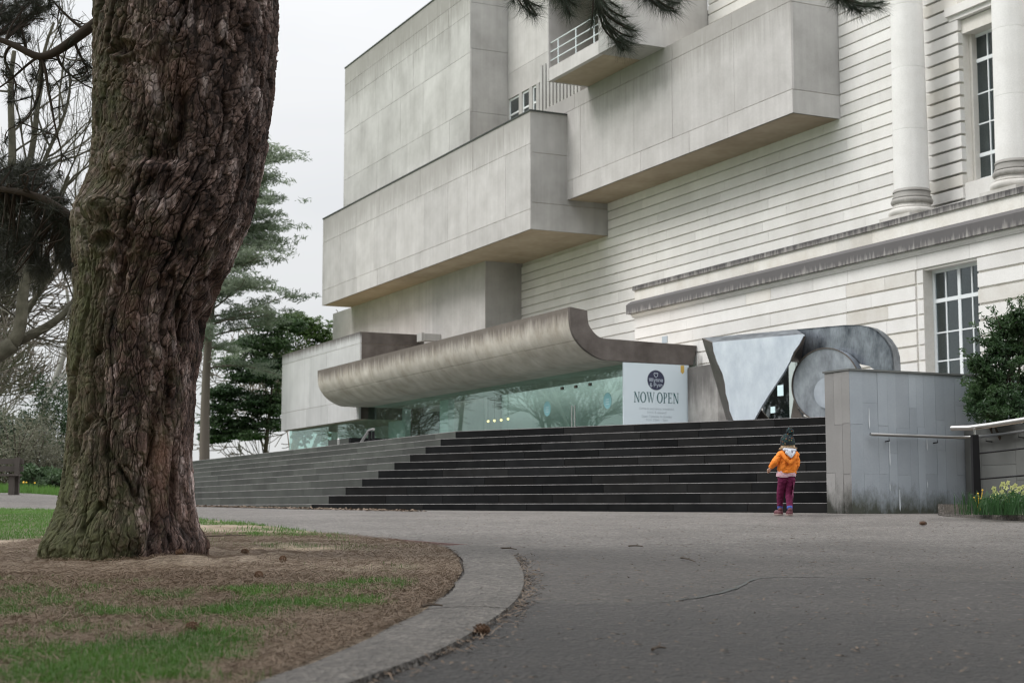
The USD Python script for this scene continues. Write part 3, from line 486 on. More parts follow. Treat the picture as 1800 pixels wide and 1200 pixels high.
for k in range(12):
    u = 966 + 6.15 * k; s_ = S_(u, 165, 25.4); part(cw, 'fin', box(s_, s_ + .16, 25.0, 26.05, 14.70, 16.9), 'concrete_return')
    if k < 11: part(cw, 'fin_glazing', box(s_ + .17, S_(u + 6.15, 165, 25.4) - .01, 25.75, 25.762, 14.70, 16.9), 'window_glass')
# balcony box with railing
part(cw, 'balcony_slab', box(-44.58, -39.70, 22.96, 25.9, 14.764, 15.0), 'concrete_warm')
part(cw, 'balcony_parapet', box(-44.58, -41.16, 22.79, 22.955, 14.762, 15.20), 'concrete')
part(cw, 'balcony_fin', box(-44.69, -44.60, 22.78, 25.9, 14.764, 19.5), 'concrete')
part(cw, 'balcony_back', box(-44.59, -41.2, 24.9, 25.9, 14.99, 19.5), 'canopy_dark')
part(cw, 'balcony_end', box(-41.15, -39.68, 22.788, 25.92, 14.763, 19.5), 'concrete_return')
part(cw, 'balcony_ceiling', box(-44.59, -41.1, 22.80, 24.95, 17.6, 19.4), 'concrete_return')
rl = part(cw, 'balcony_rail', [tube([B(-44.58, 22.86, z), B(-41.2, 22.86, z)], .022, 8) for z in (15.47, 15.77, 16.08)], 'balcony_paint', smooth=40)
for s_ in (-44.04, -42.79, -41.56): part(rl, 'rail_post', tube([B(s_, 22.86, 15.19), B(s_, 22.86, 16.09)], .025, 8), 'balcony_paint')
# curled canopy
outer = spline([(19.81, 6.13), (19.815, 5.92), (19.83, 5.66), (19.89, 5.42), (20.03, 5.19), (20.22, 5.0), (20.45, 4.85), (20.72, 4.73), (21.1, 4.69)], 26)
inner = spline([(20.355, 6.06), (20.37, 5.83), (20.405, 5.667), (20.53, 5.485), (20.68, 5.36), (20.87, 5.295)], 16)
prof = [tuple(p) for p in outer if abs(p[1] - 5.19) > .02 or p[0] < 19.9]
kn = max(i for i, p in enumerate(prof) if p[1] > 5.19); a0_, a1_ = np.array(prof[kn]), np.array(prof[kn + 1]); md_ = (a0_ + a1_) / 2; tn_ = (a1_ - a0_) / np.linalg.norm(a1_ - a0_); nn_ = np.array([-tn_[1], tn_[0]])
prof[kn + 1:kn + 1] = [tuple(md_ - tn_ * .011), tuple(md_ + nn_ * .02), tuple(md_ + tn_ * .011)]
prof = prof + [(21.55, 4.67), (23.82, 4.65), (23.96, 5.23)] + [tuple(p) for p in inner[::-1]]
CAN = Polygon(prof)
fr = lambda a, b, h: B(h, a, b)
cuts = [-59.62, -56.6, -53.4, -50.3, -47.1, -44.0, -40.8, -37.63]
for a, b in zip(cuts[:-1], cuts[1:]): part(cw, 'canopy_length', extrude(CAN, fr, a + .004, b - .004), 'canopy_concrete', smooth=35)
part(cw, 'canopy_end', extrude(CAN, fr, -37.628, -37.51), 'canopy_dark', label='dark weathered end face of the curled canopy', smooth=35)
part(cw, 'floodlight', [box(-58.0, -57.4, 23.6, 24.34, 7.35, 7.62), box(-57.95, -57.45, 23.5, 23.62, 7.32, 7.66)], 'concrete_return', label='small box floodlight on the wall above the canopy')
part(cw, 'wing_wall', box(-37.45, -35.9, 23.6, 23.96, ZT, sw(at_w(1222, 644, 23.6))[2]), 'wing_grey', label='low stained concrete wall beside the white sign board')
part(cw, 'drain_pipe', tube([B(-37.3, 23.85, ZT), B(-37.3, 23.85, 5.0)], .035, 8), 'steel')
# glass front
WG = 21.87
gs = [-59.2] + [S_(u, 700, WG) for u in (676, 707, 740, 773, 810, 850, 892, 937, 987, 1038)] + [-37.56]
for a, b in zip(gs[:-1], gs[1:]): part(cw, 'glass_pane', box(a + .008, b - .008, WG, WG + .012, ZT, 4.68), 'glass')
for a, b in zip([-70.0, -67.6, -65.2, -62.6], [-67.6, -65.2, -62.6, -59.26]): part(cw, 'glass_pane', box(a + .008, b - .008, 21.9, 21.912, ZT, 4.19), 'glass')
part(cw, 'glass_pane', box(-69.99, -69.978, 21.93, 24.3, ZT, 4.19), 'glass')
for u, v in ((988, 682), (1012, 679), (1037, 675)): p_ = sw(at_w(u, v, WG)); part(cw, 'door_fitting', box(p_[0] - .07, p_[0] + .07, WG - .02, WG + .03, p_[2] - .05, p_[2] + .04), 'sculpture_edge')
for u in (1005.5, 1010.5): s_ = S_(u, 720, WG - .08); part(cw, 'door_handle', tube([B(s_, WG - .08, ZT + .5), B(s_, WG - .08, ZT + 1.68)], .022, 8), 'steel')
# the hall behind the glass
part(cw, 'hall_wall', box(-53.0, -41.2, 25.0, 25.2, ZT, 5.2), 'room_wall')
part(cw, 'hall_floor', box(-59.2, -37.6, 21.9, 25.8, ZT - .002, ZT + .004), 'room_wall')
for u0, u1, w in ((683, 712, 23.4), (773, 788, 23.0)): part(cw, 'white_partition', box(S_(u0, 740, w), S_(u1, 740, w), w, w + .25, ZT, 4.66), 'partition_white')
part(cw, 'dark_doorway', box(S_(714, 740, 24.2), S_(772, 740, 24.2), 24.2, 24.33, ZT, Z_(740, 727, 24.2)), 'room_dark')
part(cw, 'hall_counter', box(S_(800, 740, 24.4), S_(905, 740, 24.4), 24.4, 24.9, ZT, ZT + 1.1), 'room_grey')
for u, v in ((858, 740), (869, 739), (881, 738), (893, 736)):
    p_ = at_w(u, v, 23.6); lp = part(cw, 'pendant_lamp', ell(p_, .042, 2), 'lamp_glow', smooth=True, label='small glowing pendant lamp inside the glass hall')
    part(lp, 'cord', tube([p_ + [0, 0, .04], [p_[0], p_[1], 4.7]], .006, 4), 'black_metal')
# sign board at the end of the canopy
SS = -37.51
sg = thing('sign_board', 'white NOW OPEN cafe sign board under the end of the canopy', 'sign', B(SS, 22.6, ZT))
part(sg, 'board', box(SS - .04, SS, 21.5, 23.68, ZT, 4.645), 'sign_white')
for w_ in (22.56,): part(sg, 'board_joint', box(SS, SS + .0015, w_, w_ + .006, ZT, 3.75), 'sign_pale')
sfr = lambda a, b, h: B(SS + h, a, b)
def sgn(u, v): p = sw(at_s(u, v, SS)); return p[1], p[2]
cx, cz = sgn(1153, 668)
part(sg, 'logo_disc', extrude(Point(cx, cz).buffer(.285), sfr, 0, .004), 'sign_navy', label='navy round logo disc')
def letters(txt, h, cx_, z_, mat_, name, off=.004, bold=False):
    m = meshkit.text_mesh(txt, h, .002, bold); v = np.array(m.vertices); x0, x1 = v[:, 0].min(), v[:, 0].max()
    part(sg, name, (np.array([B(SS + off + a[2], cx_ + a[0] - (x0 + x1) / 2, z_ + a[1]) for a in v]), m.faces), mat_)
letters('Wynne', .105, cx, cz - .045, 'sign_pale', 'logo_text'); letters('& Pym', .105, cx, cz - .19, 'sign_pale', 'logo_text')
sh = Polygon([(cx - .07, cz + .20), (cx - .06, cz + .12), (cx, cz + .07), (cx + .06, cz + .12), (cx + .07, cz + .20), (cx + .03, cz + .22), (cx, cz + .19), (cx - .03, cz + .22)])
part(sg, 'logo_emblem', extrude(sh.difference(sh.buffer(-.014)), sfr, .003, .006), 'sign_pale')
gx, gzz = sgn(1199.5, 650); part(sg, 'gold_tag', extrude([(gx - .06, gzz + .13), (gx + .06, gzz + .13), (gx + .06, gzz - .06), (gx, gzz - .12), (gx - .06, gzz - .06)], sfr, 0, .004), 'sign_gold')
def serif_word():
    H, t, th = 1., .17, .06; G = {}
    from shapely import union_all, affinity, box as sb
    def srf(x, y, w=.30): return sb(x - w / 2, y if y == 0 else y - .045, x + w / 2, .045 if y == 0 else y)
    G['N'] = (union_all([sb(.10, 0, .17, 1), sb(.73, 0, .80, 1), Polygon([(.06, 1), (.24, 1), (.80, 0), (.66, 0)]), srf(.135, 0), srf(.765, 1), sb(-.02, .955, .2, 1)]), .90)
    G['O'] = (affinity.scale(Point(.46, .5).buffer(.5), .92, 1.03).difference(affinity.scale(Point(.46, .5).buffer(.5), .58, .88)), .92)
    G['W'] = (union_all([Polygon([(.04, 1), (.22, 1), (.42, 0), (.36, 0)]), Polygon([(.60, 1), (.655, 1), (.42, 0), (.36, 0)]), Polygon([(.50, 1), (.68, 1), (.90, 0), (.84, 0)]), Polygon([(1.14, 1), (1.20, 1), (.90, 0), (.84, 0)]), sb(-.03, .955, .30, 1), sb(.44, .955, .74, 1), sb(1.04, .955, 1.28, 1)]), 1.25)
    bowl = affinity.scale(Point(.30, .74).buffer(.26), 1.15, 1.0); inn = affinity.scale(Point(.28, .74).buffer(.26), .72, .82)
    G['P'] = (union_all([sb(.10, 0, .25, 1), bowl.difference(inn).intersection(sb(.2, 0, 2, 2)), srf(.175, 0, .36), sb(.0, .955, .3, 1)]), .66)
    G['E'] = (union_all([sb(.10, 0, .25, 1), sb(.0, .945, .66, 1), sb(.0, 0, .68, .055), sb(.2, .48, .54, .53), sb(.62, .80, .66, 1), sb(.64, 0, .68, .2), sb(.5, .40, .54, .61)]), .76)
    out, x = [], 0
    for ch in 'NOW OPEN':
        if ch == ' ': x += .28; continue
        g, a = G[ch]; out.append(affinity.translate(g, x, 0)); x += a + .08
    return out, x
ws, tw_ = serif_word(); xa, za = sgn(1114.5, 707.5); xb, zb = sgn(1194, 709.5)
hh = .30; sx = (xb - xa) / tw_
for g in ws:
    for gg in getattr(g, 'geoms', [g]): part(sg, 'letter', extrude(shapely.affinity.affine_transform(gg, [sx, 0, 0, hh, xa, (za + zb) / 2 + .01]), sfr, 0, .004), 'sign_teal')
cx2 = (xa + xb) / 2
for t_, v_ in (('Come in and enjoy breakfast,', 720), ('lunch & dessert!', 726.5), ('Open Tuesday to Sunday', 733.5), ('from 10am - 5pm', 739.5)): letters(t_, .062, cx2, sgn(1154, v_)[1], 'sign_grey', 'small_print', .001)
for (u, v), d in zip(((962, 718), (1068, 704)), ('left of the door handles', 'right of the door handles')):
    p_ = sw(at_w(u, v, WG)); st_ = thing('window_sticker', f'round pale blue sticker on the glass front {d}', 'sticker', B(p_[0], WG, p_[2]), group='round blue stickers on the glass')
    part(st_, 'disc', extrude(Point(p_[0], p_[2]).buffer(.235), lambda a, b, h: B(a, h, b), WG - .006, WG - .001), 'sticker_blue')
    part(st_, 'print', [box(p_[0] - .1, p_[0] + .1, WG - .008, WG - .0055, p_[2] + .03 - k * .07, p_[2] + .05 - k * .07) for k in range(3)], 'paper_white')
# ------------------------------------------------------------------ classical wing
cl = thing('classical_museum_wing', 'pale limestone neoclassical museum wing with columns and banded rustication', 'museum', B(-33, 25, ZT))
WC, WP = 25.88, 23.97
rc = random.Random(21)
part(cl, 'wall_core', [box(-53.06, -46.0, WC + .05, 27.2, ZT, 10.6), box(-46.0, -39.6, WC + .051, 27.2, ZT, 14.0), box(-39.6, -28.0, WC + .05, 27.2, ZT, 18.0), box(-28.0, -26.0, WC + .05, 27.2, 12.45, 18.0), box(-26.0, -17.0, WC + .05, 27.2, ZT, 18.0), box(-28.0, -26.0, WC + .05, 27.2, ZT, 8.3)], 'limestone_warm')
zj = [5.60, 6.08, 6.45, 6.82, 7.14, 7.535, 7.94, 8.256]
while zj[-1] < 17: zj.append(zj[-1] + .3215)
def courses(zs, s0, s1, w, mt, L=3.2, gap=.042, th=.25, name='stone_block', prob=0., alt=None):
    for z0, z1 in zip(zs[:-1], zs[1:]):
        a = s0; n = max(1, round((s1 - s0) / L)); cut = [s0] + sorted(s0 + (s1 - s0) * (j + rc.uniform(-.3, .3)) / n for j in range(1, n)) + [s1]
        for a, b in zip(cut[:-1], cut[1:]):
            part(cl, name, box(a + .004, b - .004, w, w + th, z0 + gap, z1), alt if alt and rc.random() < prob else mt)
for z0, z1 in zip(zj[:-1], zj[1:]):
    lo = -53.05 if z1 < 10.1 else (-46.15 if z1 < 11.2 else (-33.10 if z0 < 14.5 else -39.6))
    if z0 < 7.43: hi = -41.12
    else: hi = -29.60
    if hi - lo > .4: courses([z0, z1], lo, hi, WC, 'limestone', 3.6, prob=.0 if z0 > 6.4 else .45, alt='limestone_warm')
# pilaster beside the upper window, window surround
zp = [z for z in zj if z > 8.2]; zp = [7.45, 7.94] + zp
courses(zp[:22], -29.59, -29.34, WC - .12, 'limestone', 5., .055, .3)
courses(zp[:22], -29.33, -28.10, WC - .28, 'limestone', 5., .06, .4, prob=.25, alt='limestone_warm')
uw0, uw1 = sw(at_w(1711, 120, 26.05))[0], -26.2
part(cl, 'window_surround', [box(uw0 - .26, uw0, 25.74, 26.2, 7.45, 12.08), box(uw1, uw1 + .3, 25.74, 26.2, 7.45, 12.08), box(uw0 - .30, uw1 + .3, 25.72, 26.2, 12.081, 12.42)], 'limestone_warm')
part(cl, 'window_hood', [box(uw0 - .30, uw1 + .5, 25.58, 26.1, 12.44, 12.56), box(uw0 - .36, uw1 + .5, 25.50, 26.1, 12.56, 12.78)], 'limestone')
part(cl, 'window_sill', box(uw0 - .1, uw1 + .1, 25.66, 26.1, 7.9, 8.36), 'limestone')
part(cl, 'room_interior', [box(-28.6, -25.0, 28.0, 28.2, 7, 13), box(-28.6, -25.0, 25.6, 25.8, 2.4, 6.6)], 'room_grey')
part(cl, 'roller_blind', box(uw0 + .05, uw1, 26.40, 26.42, 8.9, 12.1), 'blind_cloth')
def sash(s0, s1, w, z0, z1, vb, hb, thick_v=(), thick_h=(), fr_=.075):
    f = part(cl, 'window', [box(s0, s0 + fr_, w, w + .07, z0, z1), box(s1 - fr_, s1, w, w + .07, z0, z1), box(s0 + fr_, s1 - fr_, w, w + .07, z1 - fr_, z1), box(s0 + fr_, s1 - fr_, w, w + .07, z0, z0 + fr_)], 'window_white')
    for s_ in vb: b = .045 if s_ in thick_v else .016; part(f, 'glazing_bar', box(s_ - b, s_ + b, w + .012, w + .062, z0 + fr_, z1 - fr_), 'window_white')
    for z_ in hb: b = .045 if z_ in thick_h else .016; part(f, 'glazing_bar', box(s0 + fr_, s1 - fr_, w + .008 if z_ in thick_h else w + .015, w + .058, z_ - b, z_ + b), 'window_white')
    ss, zz = [s0 + fr_] + list(vb) + [s1 - fr_], [z0 + fr_] + list(hb) + [z1 - fr_]
    for a, b in zip(ss[:-1], ss[1:]):
        for c, d in zip(zz[:-1], zz[1:]): part(f, 'pane', box(a + .005, b - .005, w + .035, w + .041, c + .005, d - .005), 'window_glass')
du = (S_(1736, 120, 26.05) - uw0)
sash(uw0 + .01, uw1, 26.05, 8.42, 12.08, [uw0 + du, uw0 + 2 * du - .02, uw0 + 3 * du], [9.06, 9.83, 10.58, 11.41], [uw0 + 2 * du - .02], [9.06, 11.41])
# podium
part(cl, 'podium_core', [box(-41.06, -27.74, WP + .05, 26.0, ZT, 7.42), box(-27.74, -25.95, WP + .05, 26.0, 6.06, 7.42), box(-25.95, -16.0, WP + .05, 26.0, ZT, 7.42), box(-27.74, -25.95, WP + .05, 26.0, ZT, 3.2)], 'limestone_warm')
pj = [ZT, 2.15, 2.51, 2.865, 3.22, 3.575, 3.93, 4.295, 4.655, 5.01, 5.37, 5.735, 6.085]
courses(pj, -41.09, -30.6, WP, 'limestone', 3.4, .042, prob=.0, alt='limestone_warm')
courses(pj, -30.6, -28.02, WP, 'limestone', 1.4, .05, prob=.35, alt='limestone_warm')
courses(pj, -27.98, -27.745, WP + .02, 'limestone', 3., .05)
courses(pj, -25.945, -17.0, WP, 'limestone', 1.9, .06, prob=.45, alt='limestone_warm')
courses([6.085, 6.44], -41.09, -17.0, WP, 'limestone', 1.9, .035, prob=.35, alt='limestone_warm')
part(cl, 'window_reveal', [box(-27.742, -27.738, WP + .0, WP + .5, 3.2, 6.07)], 'limestone_warm')
sash(-27.735, -25.955, 24.245, 3.2, 6.068, [-27.30, -26.86, -26.44], [3.93, 4.59, 5.34], [-26.86], [5.34])
a = -41.09
while a < -17:
    b = min(a + rc.uniform(1.3, 1.9), -17); ca = a if a > -41 else a - .19; fa = a if a > -41 else a - .04; ba = a if a > -41 else a - .07
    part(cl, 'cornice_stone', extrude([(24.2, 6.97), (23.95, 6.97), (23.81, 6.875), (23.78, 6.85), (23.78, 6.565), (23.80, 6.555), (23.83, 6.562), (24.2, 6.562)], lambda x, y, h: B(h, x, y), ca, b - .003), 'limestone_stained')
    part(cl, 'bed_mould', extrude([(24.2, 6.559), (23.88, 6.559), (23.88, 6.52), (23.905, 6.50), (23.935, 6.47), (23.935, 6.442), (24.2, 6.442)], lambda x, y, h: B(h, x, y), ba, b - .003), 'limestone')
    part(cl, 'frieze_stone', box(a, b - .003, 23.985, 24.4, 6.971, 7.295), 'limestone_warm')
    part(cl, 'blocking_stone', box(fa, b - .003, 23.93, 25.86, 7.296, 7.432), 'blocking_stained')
    a = b
part(cl, 'air_grille', [box(S_(1164.5, 597, WP), S_(1173.5, 597, WP), WP - .02, WP + .01, Z_(1169, 603, WP), Z_(1169, 591, WP))] , 'sign_grey')
# columns
for (u, ux) in ((1602, 0), (1786, 1)):
    c = at_w(u, 320, 24.8); r0 = .43; name = uniq(cl, 'column'); UsdGeom.Xform.Define(stage, name)
    zs = [8.27, 9.75, 11.3, 12.9, 14.5]
    for z0, z1 in zip(zs[:-1], zs[1:]):
        rr = lambda z: r0 * (1 - .0195 * (z - 8.27))
        part(name, 'column_drum', lathe([(rr(z0) - .006, z0), (rr(z0), z0 + .006), (rr((z0 + z1) / 2), (z0 + z1) / 2), (rr(z1), z1 - .006), (rr(z1) - .006, z1)], c, 48), 'column_stone', smooth=40)
    t = lambda r, za, zb: [(r + (zb - za) * .5 * math.cos(x), (za + zb) / 2 + (zb - za) / 2 * math.sin(x)) for x in np.linspace(-1.5, 1.5, 9)]
    part(name, 'column_base', lathe([(.50, 7.6)] + t(.47, 7.60, 7.80) + [(.49, 7.81), (.49, 7.83), (.455, 7.86), (.455, 7.90)] + t(.44, 7.91, 8.05) + [(.47, 8.06), (.47, 8.09), (.45, 8.10), (.435, 8.20), (.455, 8.21), (.455, 8.24), (.43, 8.27)], c, 48), 'column_base_stone', smooth=40)
    part(name, 'plinth', box(*(sw(c)[0] + np.array([-.56, .56])), 24.8 - .56, 24.8 + .56, 7.43, 7.601), 'column_base_stone')
# dark entrance door behind the sculpture
ds0, ds1 = S_(1340, 690, 23.9), S_(1408, 690, 23.9)
dr = part(cl, 'entrance_door', [box(ds0, ds1, 23.90, 23.965, ZT, 5.0)], 'room_dark', label='dark glazed entrance door behind the steel sculpture')
part(dr, 'door_glass', [box(ds0 + .1, ds1 - .1, 23.88, 23.895, ZT + .1, 4.9)], 'window_glass')
part(dr, 'door_jamb', [box(S_(1390, 690, 23.85), S_(1401, 690, 23.85), 23.8, 23.88, ZT, 5.0)], 'room_wall')
for (u0, v0, u1, v1), d in (((1366, 676, 1376, 696), 'upper larger'), ((1354, 714, 1361.5, 726), 'lower smaller')):
    a, b = sw(at_w(u0, v1, 23.86)), sw(at_w(u1, v0, 23.86)); top('paper_notice', box(a[0], b[0], 23.872, 23.878, a[2], b[2]), 'paper_white', f'{d} white paper notice on the dark entrance door', 'notice')
# ------------------------------------------------------------------ sculpture
Q0 = 27.0
sc = thing('steel_sculpture', 'large brushed steel abstract sculpture of a wedge and a ring on the terrace', 'sculpture', (*(Q0 * EN - 13.8 * EF), ZT))
def sq(u, v, q=Q0): p = at_q(u, v, q); return p[:2] @ EF, p[2]
zo = lambda x, y: (1220 + x / 6, 560 + y / 6)
qfr = lambda a, b, h: [*(a * EF + h * EN), b]
def poly_px(pts, q=Q0): return [sq(*zo(x, y), q) for x, y in pts]
left_out = [(97, 203), (130, 320), (200, 520), (260, 740), (355, 1062), (395, 1200)]
front = [(193, 248), (560, 215), (1145, 162), (1155, 180), (1110, 270), (1050, 350), (1010, 450), (950, 560), (870, 680), (790, 800), (720, 910), (640, 1055), (580, 1180), (470, 1190), (412, 1062), (375, 970), (365, 890), (335, 790), (325, 680), (300, 580), (240, 450), (205, 340)]
fp = poly_px(front, Q0 - .55)
part(sc, 'front_plate', extrude(fp, qfr, Q0 - .55, Q0 - .49), 'sculpture_bright', label='pale tapering front plate')
hood = [(97, 203), (560, 160), (1080, 112), (1580, 68), (1730, 65), (1850, 85), (1930, 130), (2010, 205), (2070, 295), (2095, 390), (2103, 540), (2100, 900), (2080, 1200), (1990, 1200), (1985, 900), (1975, 640), (1930, 560), (1850, 500), (1700, 470), (1330, 450), (1130, 470), (1040, 440), (1010, 455), (950, 560), (870, 680), (700, 930), (600, 1120), (560, 1200), (395, 1200), (355, 1062), (260, 740), (200, 520), (130, 320)]
hp = Polygon(poly_px(hood)).buffer(0)
part(sc, 'back_hood', extrude(hp, qfr, Q0, Q0 + .05), 'sculpture_dark')
ring = poly_px([(97, 203), (560, 160), (1080, 112), (1580, 68), (1730, 65), (1850, 85), (1930, 130), (2010, 205), (2070, 295), (2095, 390), (2103, 540)])
def strip(la, qa, lb, qb):
    n = len(la); v = np.array([qfr(a, b, qa) for a, b in la] + [qfr(a, b, qb) for a, b in lb]); i = np.arange(n - 1)
    return v, np.stack([i, i + 1, n + i + 1, n + i], 1)
def thick(m, d=.03):
    v, f = m; t = trimesh.Trimesh(v, np.vstack([f[:, [0, 1, 2]], f[:, [0, 2, 3]]]), process=False); nv = np.asarray(t.vertex_normals) * d; n = len(v); nn = n // 2; i = np.arange(nn - 1)
    ed = [[0, nn, n + nn, n], [nn - 1, n + nn - 1, n + n - 1, n - 1]]
    return np.vstack([v, v - nv]), np.vstack([f, f[:, ::-1] + n, np.stack([i + 1, i, n + i, n + i + 1], 1), np.stack([nn + i, nn + i + 1, n + nn + i + 1, n + nn + i], 1), ed])
part(sc, 'hood_top', thick(strip(ring, Q0, ring, Q0 + .34)), 'sculpture_dark', smooth=40)
fl = poly_px(front, Q0 - .55); flp = [fl[0], fl[21], fl[20], fl[19], fl[18], fl[17], fl[16], fl[15], fl[14]]
hl = [sq(*zo(*p)) for p in [(97, 203), (125, 300), (165, 420), (205, 540), (235, 640), (268, 760), (300, 870), (330, 970), (355, 1062)]]
part(sc, 'left_cheek', thick(strip(flp, Q0 - .52, hl, Q0)), 'sculpture_edge', smooth=40)
tp0 = [fl[0], fl[1], fl[2]]; th0 = [sq(*zo(*p)) for p in [(97, 203), (560, 160), (1080, 112)]]
part(sc, 'top_cheek', thick(strip(tp0, Q0 - .52, th0, Q0)), 'sculpture_dark', smooth=40)
fr2 = [fl[3], fl[4], fl[5], fl[6]]; hr = [sq(*zo(*p)) for p in [(1150, 200), (1145, 300), (1135, 380), (1120, 460)]]
part(sc, 'right_lip', thick(strip(hr, Q0 - .05, fr2, Q0 - .52)), 'sculpture_edge', smooth=40)
dc, dz = sq(1451, 676, Q0 - .3); rd = .70
def disc(cx_, cz_, r, q0, q1, n=56):
    return extrude(Point(cx_, cz_).buffer(r, n // 4), qfr, q0, q1)
part(sc, 'disc', disc(dc, dz, rd, Q0 - .30, Q0 - .05), 'sculpture_disc', smooth=40)
part(sc, 'disc_rim', extrude(Point(dc, dz).buffer(rd + .008, 16).difference(Point(dc, dz).buffer(rd - .012, 16)), qfr, Q0 - .325, Q0 - .295), 'sculpture_edge')
b0, b1 = sq(1456, 690, Q0 - .36); part(sc, 'disc_boss', disc(b0, b1, .30, Q0 - .36, Q0 - .29), 'sculpture_boss', smooth=40)
part(sc, 'foot_plate', extrude(poly_px([(640, 1055), (700, 955), (780, 1045), (820, 1200), (600, 1200)], Q0 - .2), qfr, Q0 - .2, Q0 - .16), 'sculpture_edge')
part(sc, 'foot_plate', extrude(poly_px([(1020, 1040), (1050, 850), (1090, 950), (1140, 1040), (1160, 1200), (1000, 1200)], Q0 - .2), qfr, Q0 - .2, Q0 - .16), 'sculpture_edge')
# ------------------------------------------------------------------ grey clad wall, rails, planter
gw = thing('clad_wall', 'grey stone clad flank wall with mossy foot at the right end of the steps', 'wall', B(-16.1, 13, .45))
GS, GW0, GB = -15.87, 12.45, .30
GTOP = at_s(1495.3, 648.3, GS)[2]; GF = GS - .52; WI = sw(at_s(1692, 760, GS))[1]
part(gw, 'wall_core', box(GF, GS - .03, GW0 + .03, 18.5, GB, GTOP - .02), 'cladding_dark')
part(gw, 'coping', box(GF - .02, GS + .015, GW0 - .015, 18.5, GTOP - .018, GTOP + .006), 'cladding_dark')
rw = random.Random(12)
def clad(lo, hi, face, widths, mt, cuts_):
    a = lo; k = 0
    while a < hi - .02:
        b = min(a + widths[k % len(widths)], hi); zz = [GB] + cuts_[k % len(cuts_)] + [GTOP - .02]
        for z0, z1 in zip(zz[:-1], zz[1:]):
            t = .03 + rw.uniform(-.002, .002)
            part(gw, 'cladding_panel', box(GS - .03, GS - .03 + t, a + .0008, b - .0008, z0 + .0008, z1 - .0008) if face == 's' else box(a + .002, b - .002, GW0 + .03 - t, GW0 + .03, z0 + .002, z1 - .002), mt)
        a = b; k += 1
clad(GW0 + .001, 18.4, 's', [.205, .245, .16, .14, .22, .125, .12, .20, .15, .18], 'cladding', [[1.62], [.98, 1.9], [.98, 1.61], [1.25], [.97, 1.58], [1.85], [1.60], [.99], [1.3, 1.7]])
clad(GF, GS - .0, 'w', [.19, .165, .17], 'cladding_end', [[1.0], [1.62], [.98, 1.63]])
for (u, v0, v1, wd_) in ((1527, 717, 753, .012), (1563, 770, 818, .011), (1581, 860, 898, .012), (1629, 772, 792, .009), (1564, 850, 862, .008), (1630, 846, 858, .008), (1703, 700, 716, .008)):
    p_, p2_ = sw(at_s(u, v0, GS)), sw(at_s(u, v1, GS)); part(gw, 'lime_streak', extrude([(p_[1] - wd_ * .25, p_[2]), (p_[1] + wd_ * .25, p_[2]), (p_[1] + wd_, p2_[2] + .06), (p_[1] + wd_ * .4, p2_[2]), (p_[1] - wd_ * .6, p2_[2] + .03), (p_[1] - wd_ * .8, p2_[2] + .12)], lambda a, b, h: B(GS + h, a, b), .003, .0045), 'lime_white')
# ramp flank wall going on to the right
rw0 = thing('ramp_wall', 'dark grey clad wall behind the ramp handrail, below the evergreen shrub', 'wall', B(-13, WI, .45))
part(rw0, 'wall_core', box(GS + .03, -8.5, WI + .03, WI + .3, .2, 1.62), 'cladding_dark')
a = GS + .03; k = 0
while a < -8.6:
    b = min(a + [.31, .62, .45, .7][k % 4], -8.5); zz = [.2, [.75, 1.1, .9][k % 3], 1.62]
    for z0, z1 in zip(zz[:-1], zz[1:]): part(rw0, 'cladding_panel', box(a + .002, b - .002, WI, WI + .032, z0 + .002, z1 - .002), 'cladding_dark')
    a = b; k += 1
def wpt(u, v, s=None, w=None): return at_s(u, v, s) if s is not None else at_w(u, v, w)
hr_ = thing('wall_handrail', 'slim steel handrail fixed along the grey clad walls', 'handrail', wpt(1530, 763, s=GS + .08))
pr = [wpt(1530, 763, s=GS + .08), wpt(1600, 765.5, s=GS + .08), wpt(1690, 768.5, s=GS + .08), wpt(1730, 766, w=WI - .1), wpt(1800, 757, w=WI - .1), wpt(1840, 752, w=WI - .1)]
part(hr_, 'rail', tube(pr, .022, 10), 'rail_steel', smooth=40)
for u in (1563, 1648): p_ = wpt(u, 764 + (u - 1530) * .034, s=GS + .08); part(hr_, 'bracket', [tube([p_ - [0, 0, .02], p_ - [0, 0, .07], p_ - [0, 0, .075] - .1 * np.array([*DS, 0])], .008, 6)], 'black_metal')
for u in (1733, 1790): p_ = wpt(u, 766 - (u - 1730) * .128, w=WI - .1); part(hr_, 'bracket', [tube([p_ - [0, 0, .02], p_ - [0, 0, .07], p_ - [0, 0, .075] + .12 * np.array([*DW, 0])], .008, 6)], 'black_metal')
rr_ = thing('ramp_railing', 'ramp railing with thick steel handrail, black post and two thin wires', 'railing', (*at_y(1718, 885, 17.5)[:2], .5))
ry = lambda u: 17.5 - (u - 1718) * .006
part(rr_, 'handrail', tube([at_y(1673, 752.5, ry(1673)), at_y(1705, 751.5, ry(1705)), at_y(1740, 747, ry(1740)), at_y(1800, 737.5, ry(1800)), at_y(1850, 731, ry(1850))], .030, 12), 'rail_steel', smooth=40)
pb, pt_ = at_y(1720, 900, 17.5), at_y(1713.5, 764, 17.5)
pt2 = at_y(1718.5, 764, 17.5)
part(rr_, 'post', extrude([(at_y(1707.5, 764, 17.5)[0], pt_[2]), (at_y(1718.5, 763, 17.5)[0], pt_[2]), (at_y(1724.5, 900, 17.5)[0], pb[2]), (at_y(1711, 900, 17.5)[0], pb[2])], lambda a, b, h: [a, h, b], 17.46, 17.54), 'black_metal')
part(rr_, 'post_stem', tube([pt2 - [.03, 0, .02], at_y(1713, 752, 17.5)], .012, 8), 'steel')
for (u0, v0, u1, v1) in ((1716, 797, 1850, 782), (1718, 842, 1850, 831)): part(rr_, 'wire', tube([at_y(u0, v0, ry(u0)), at_y(u1, v1, ry(u1))], .011, 6), 'black_metal')
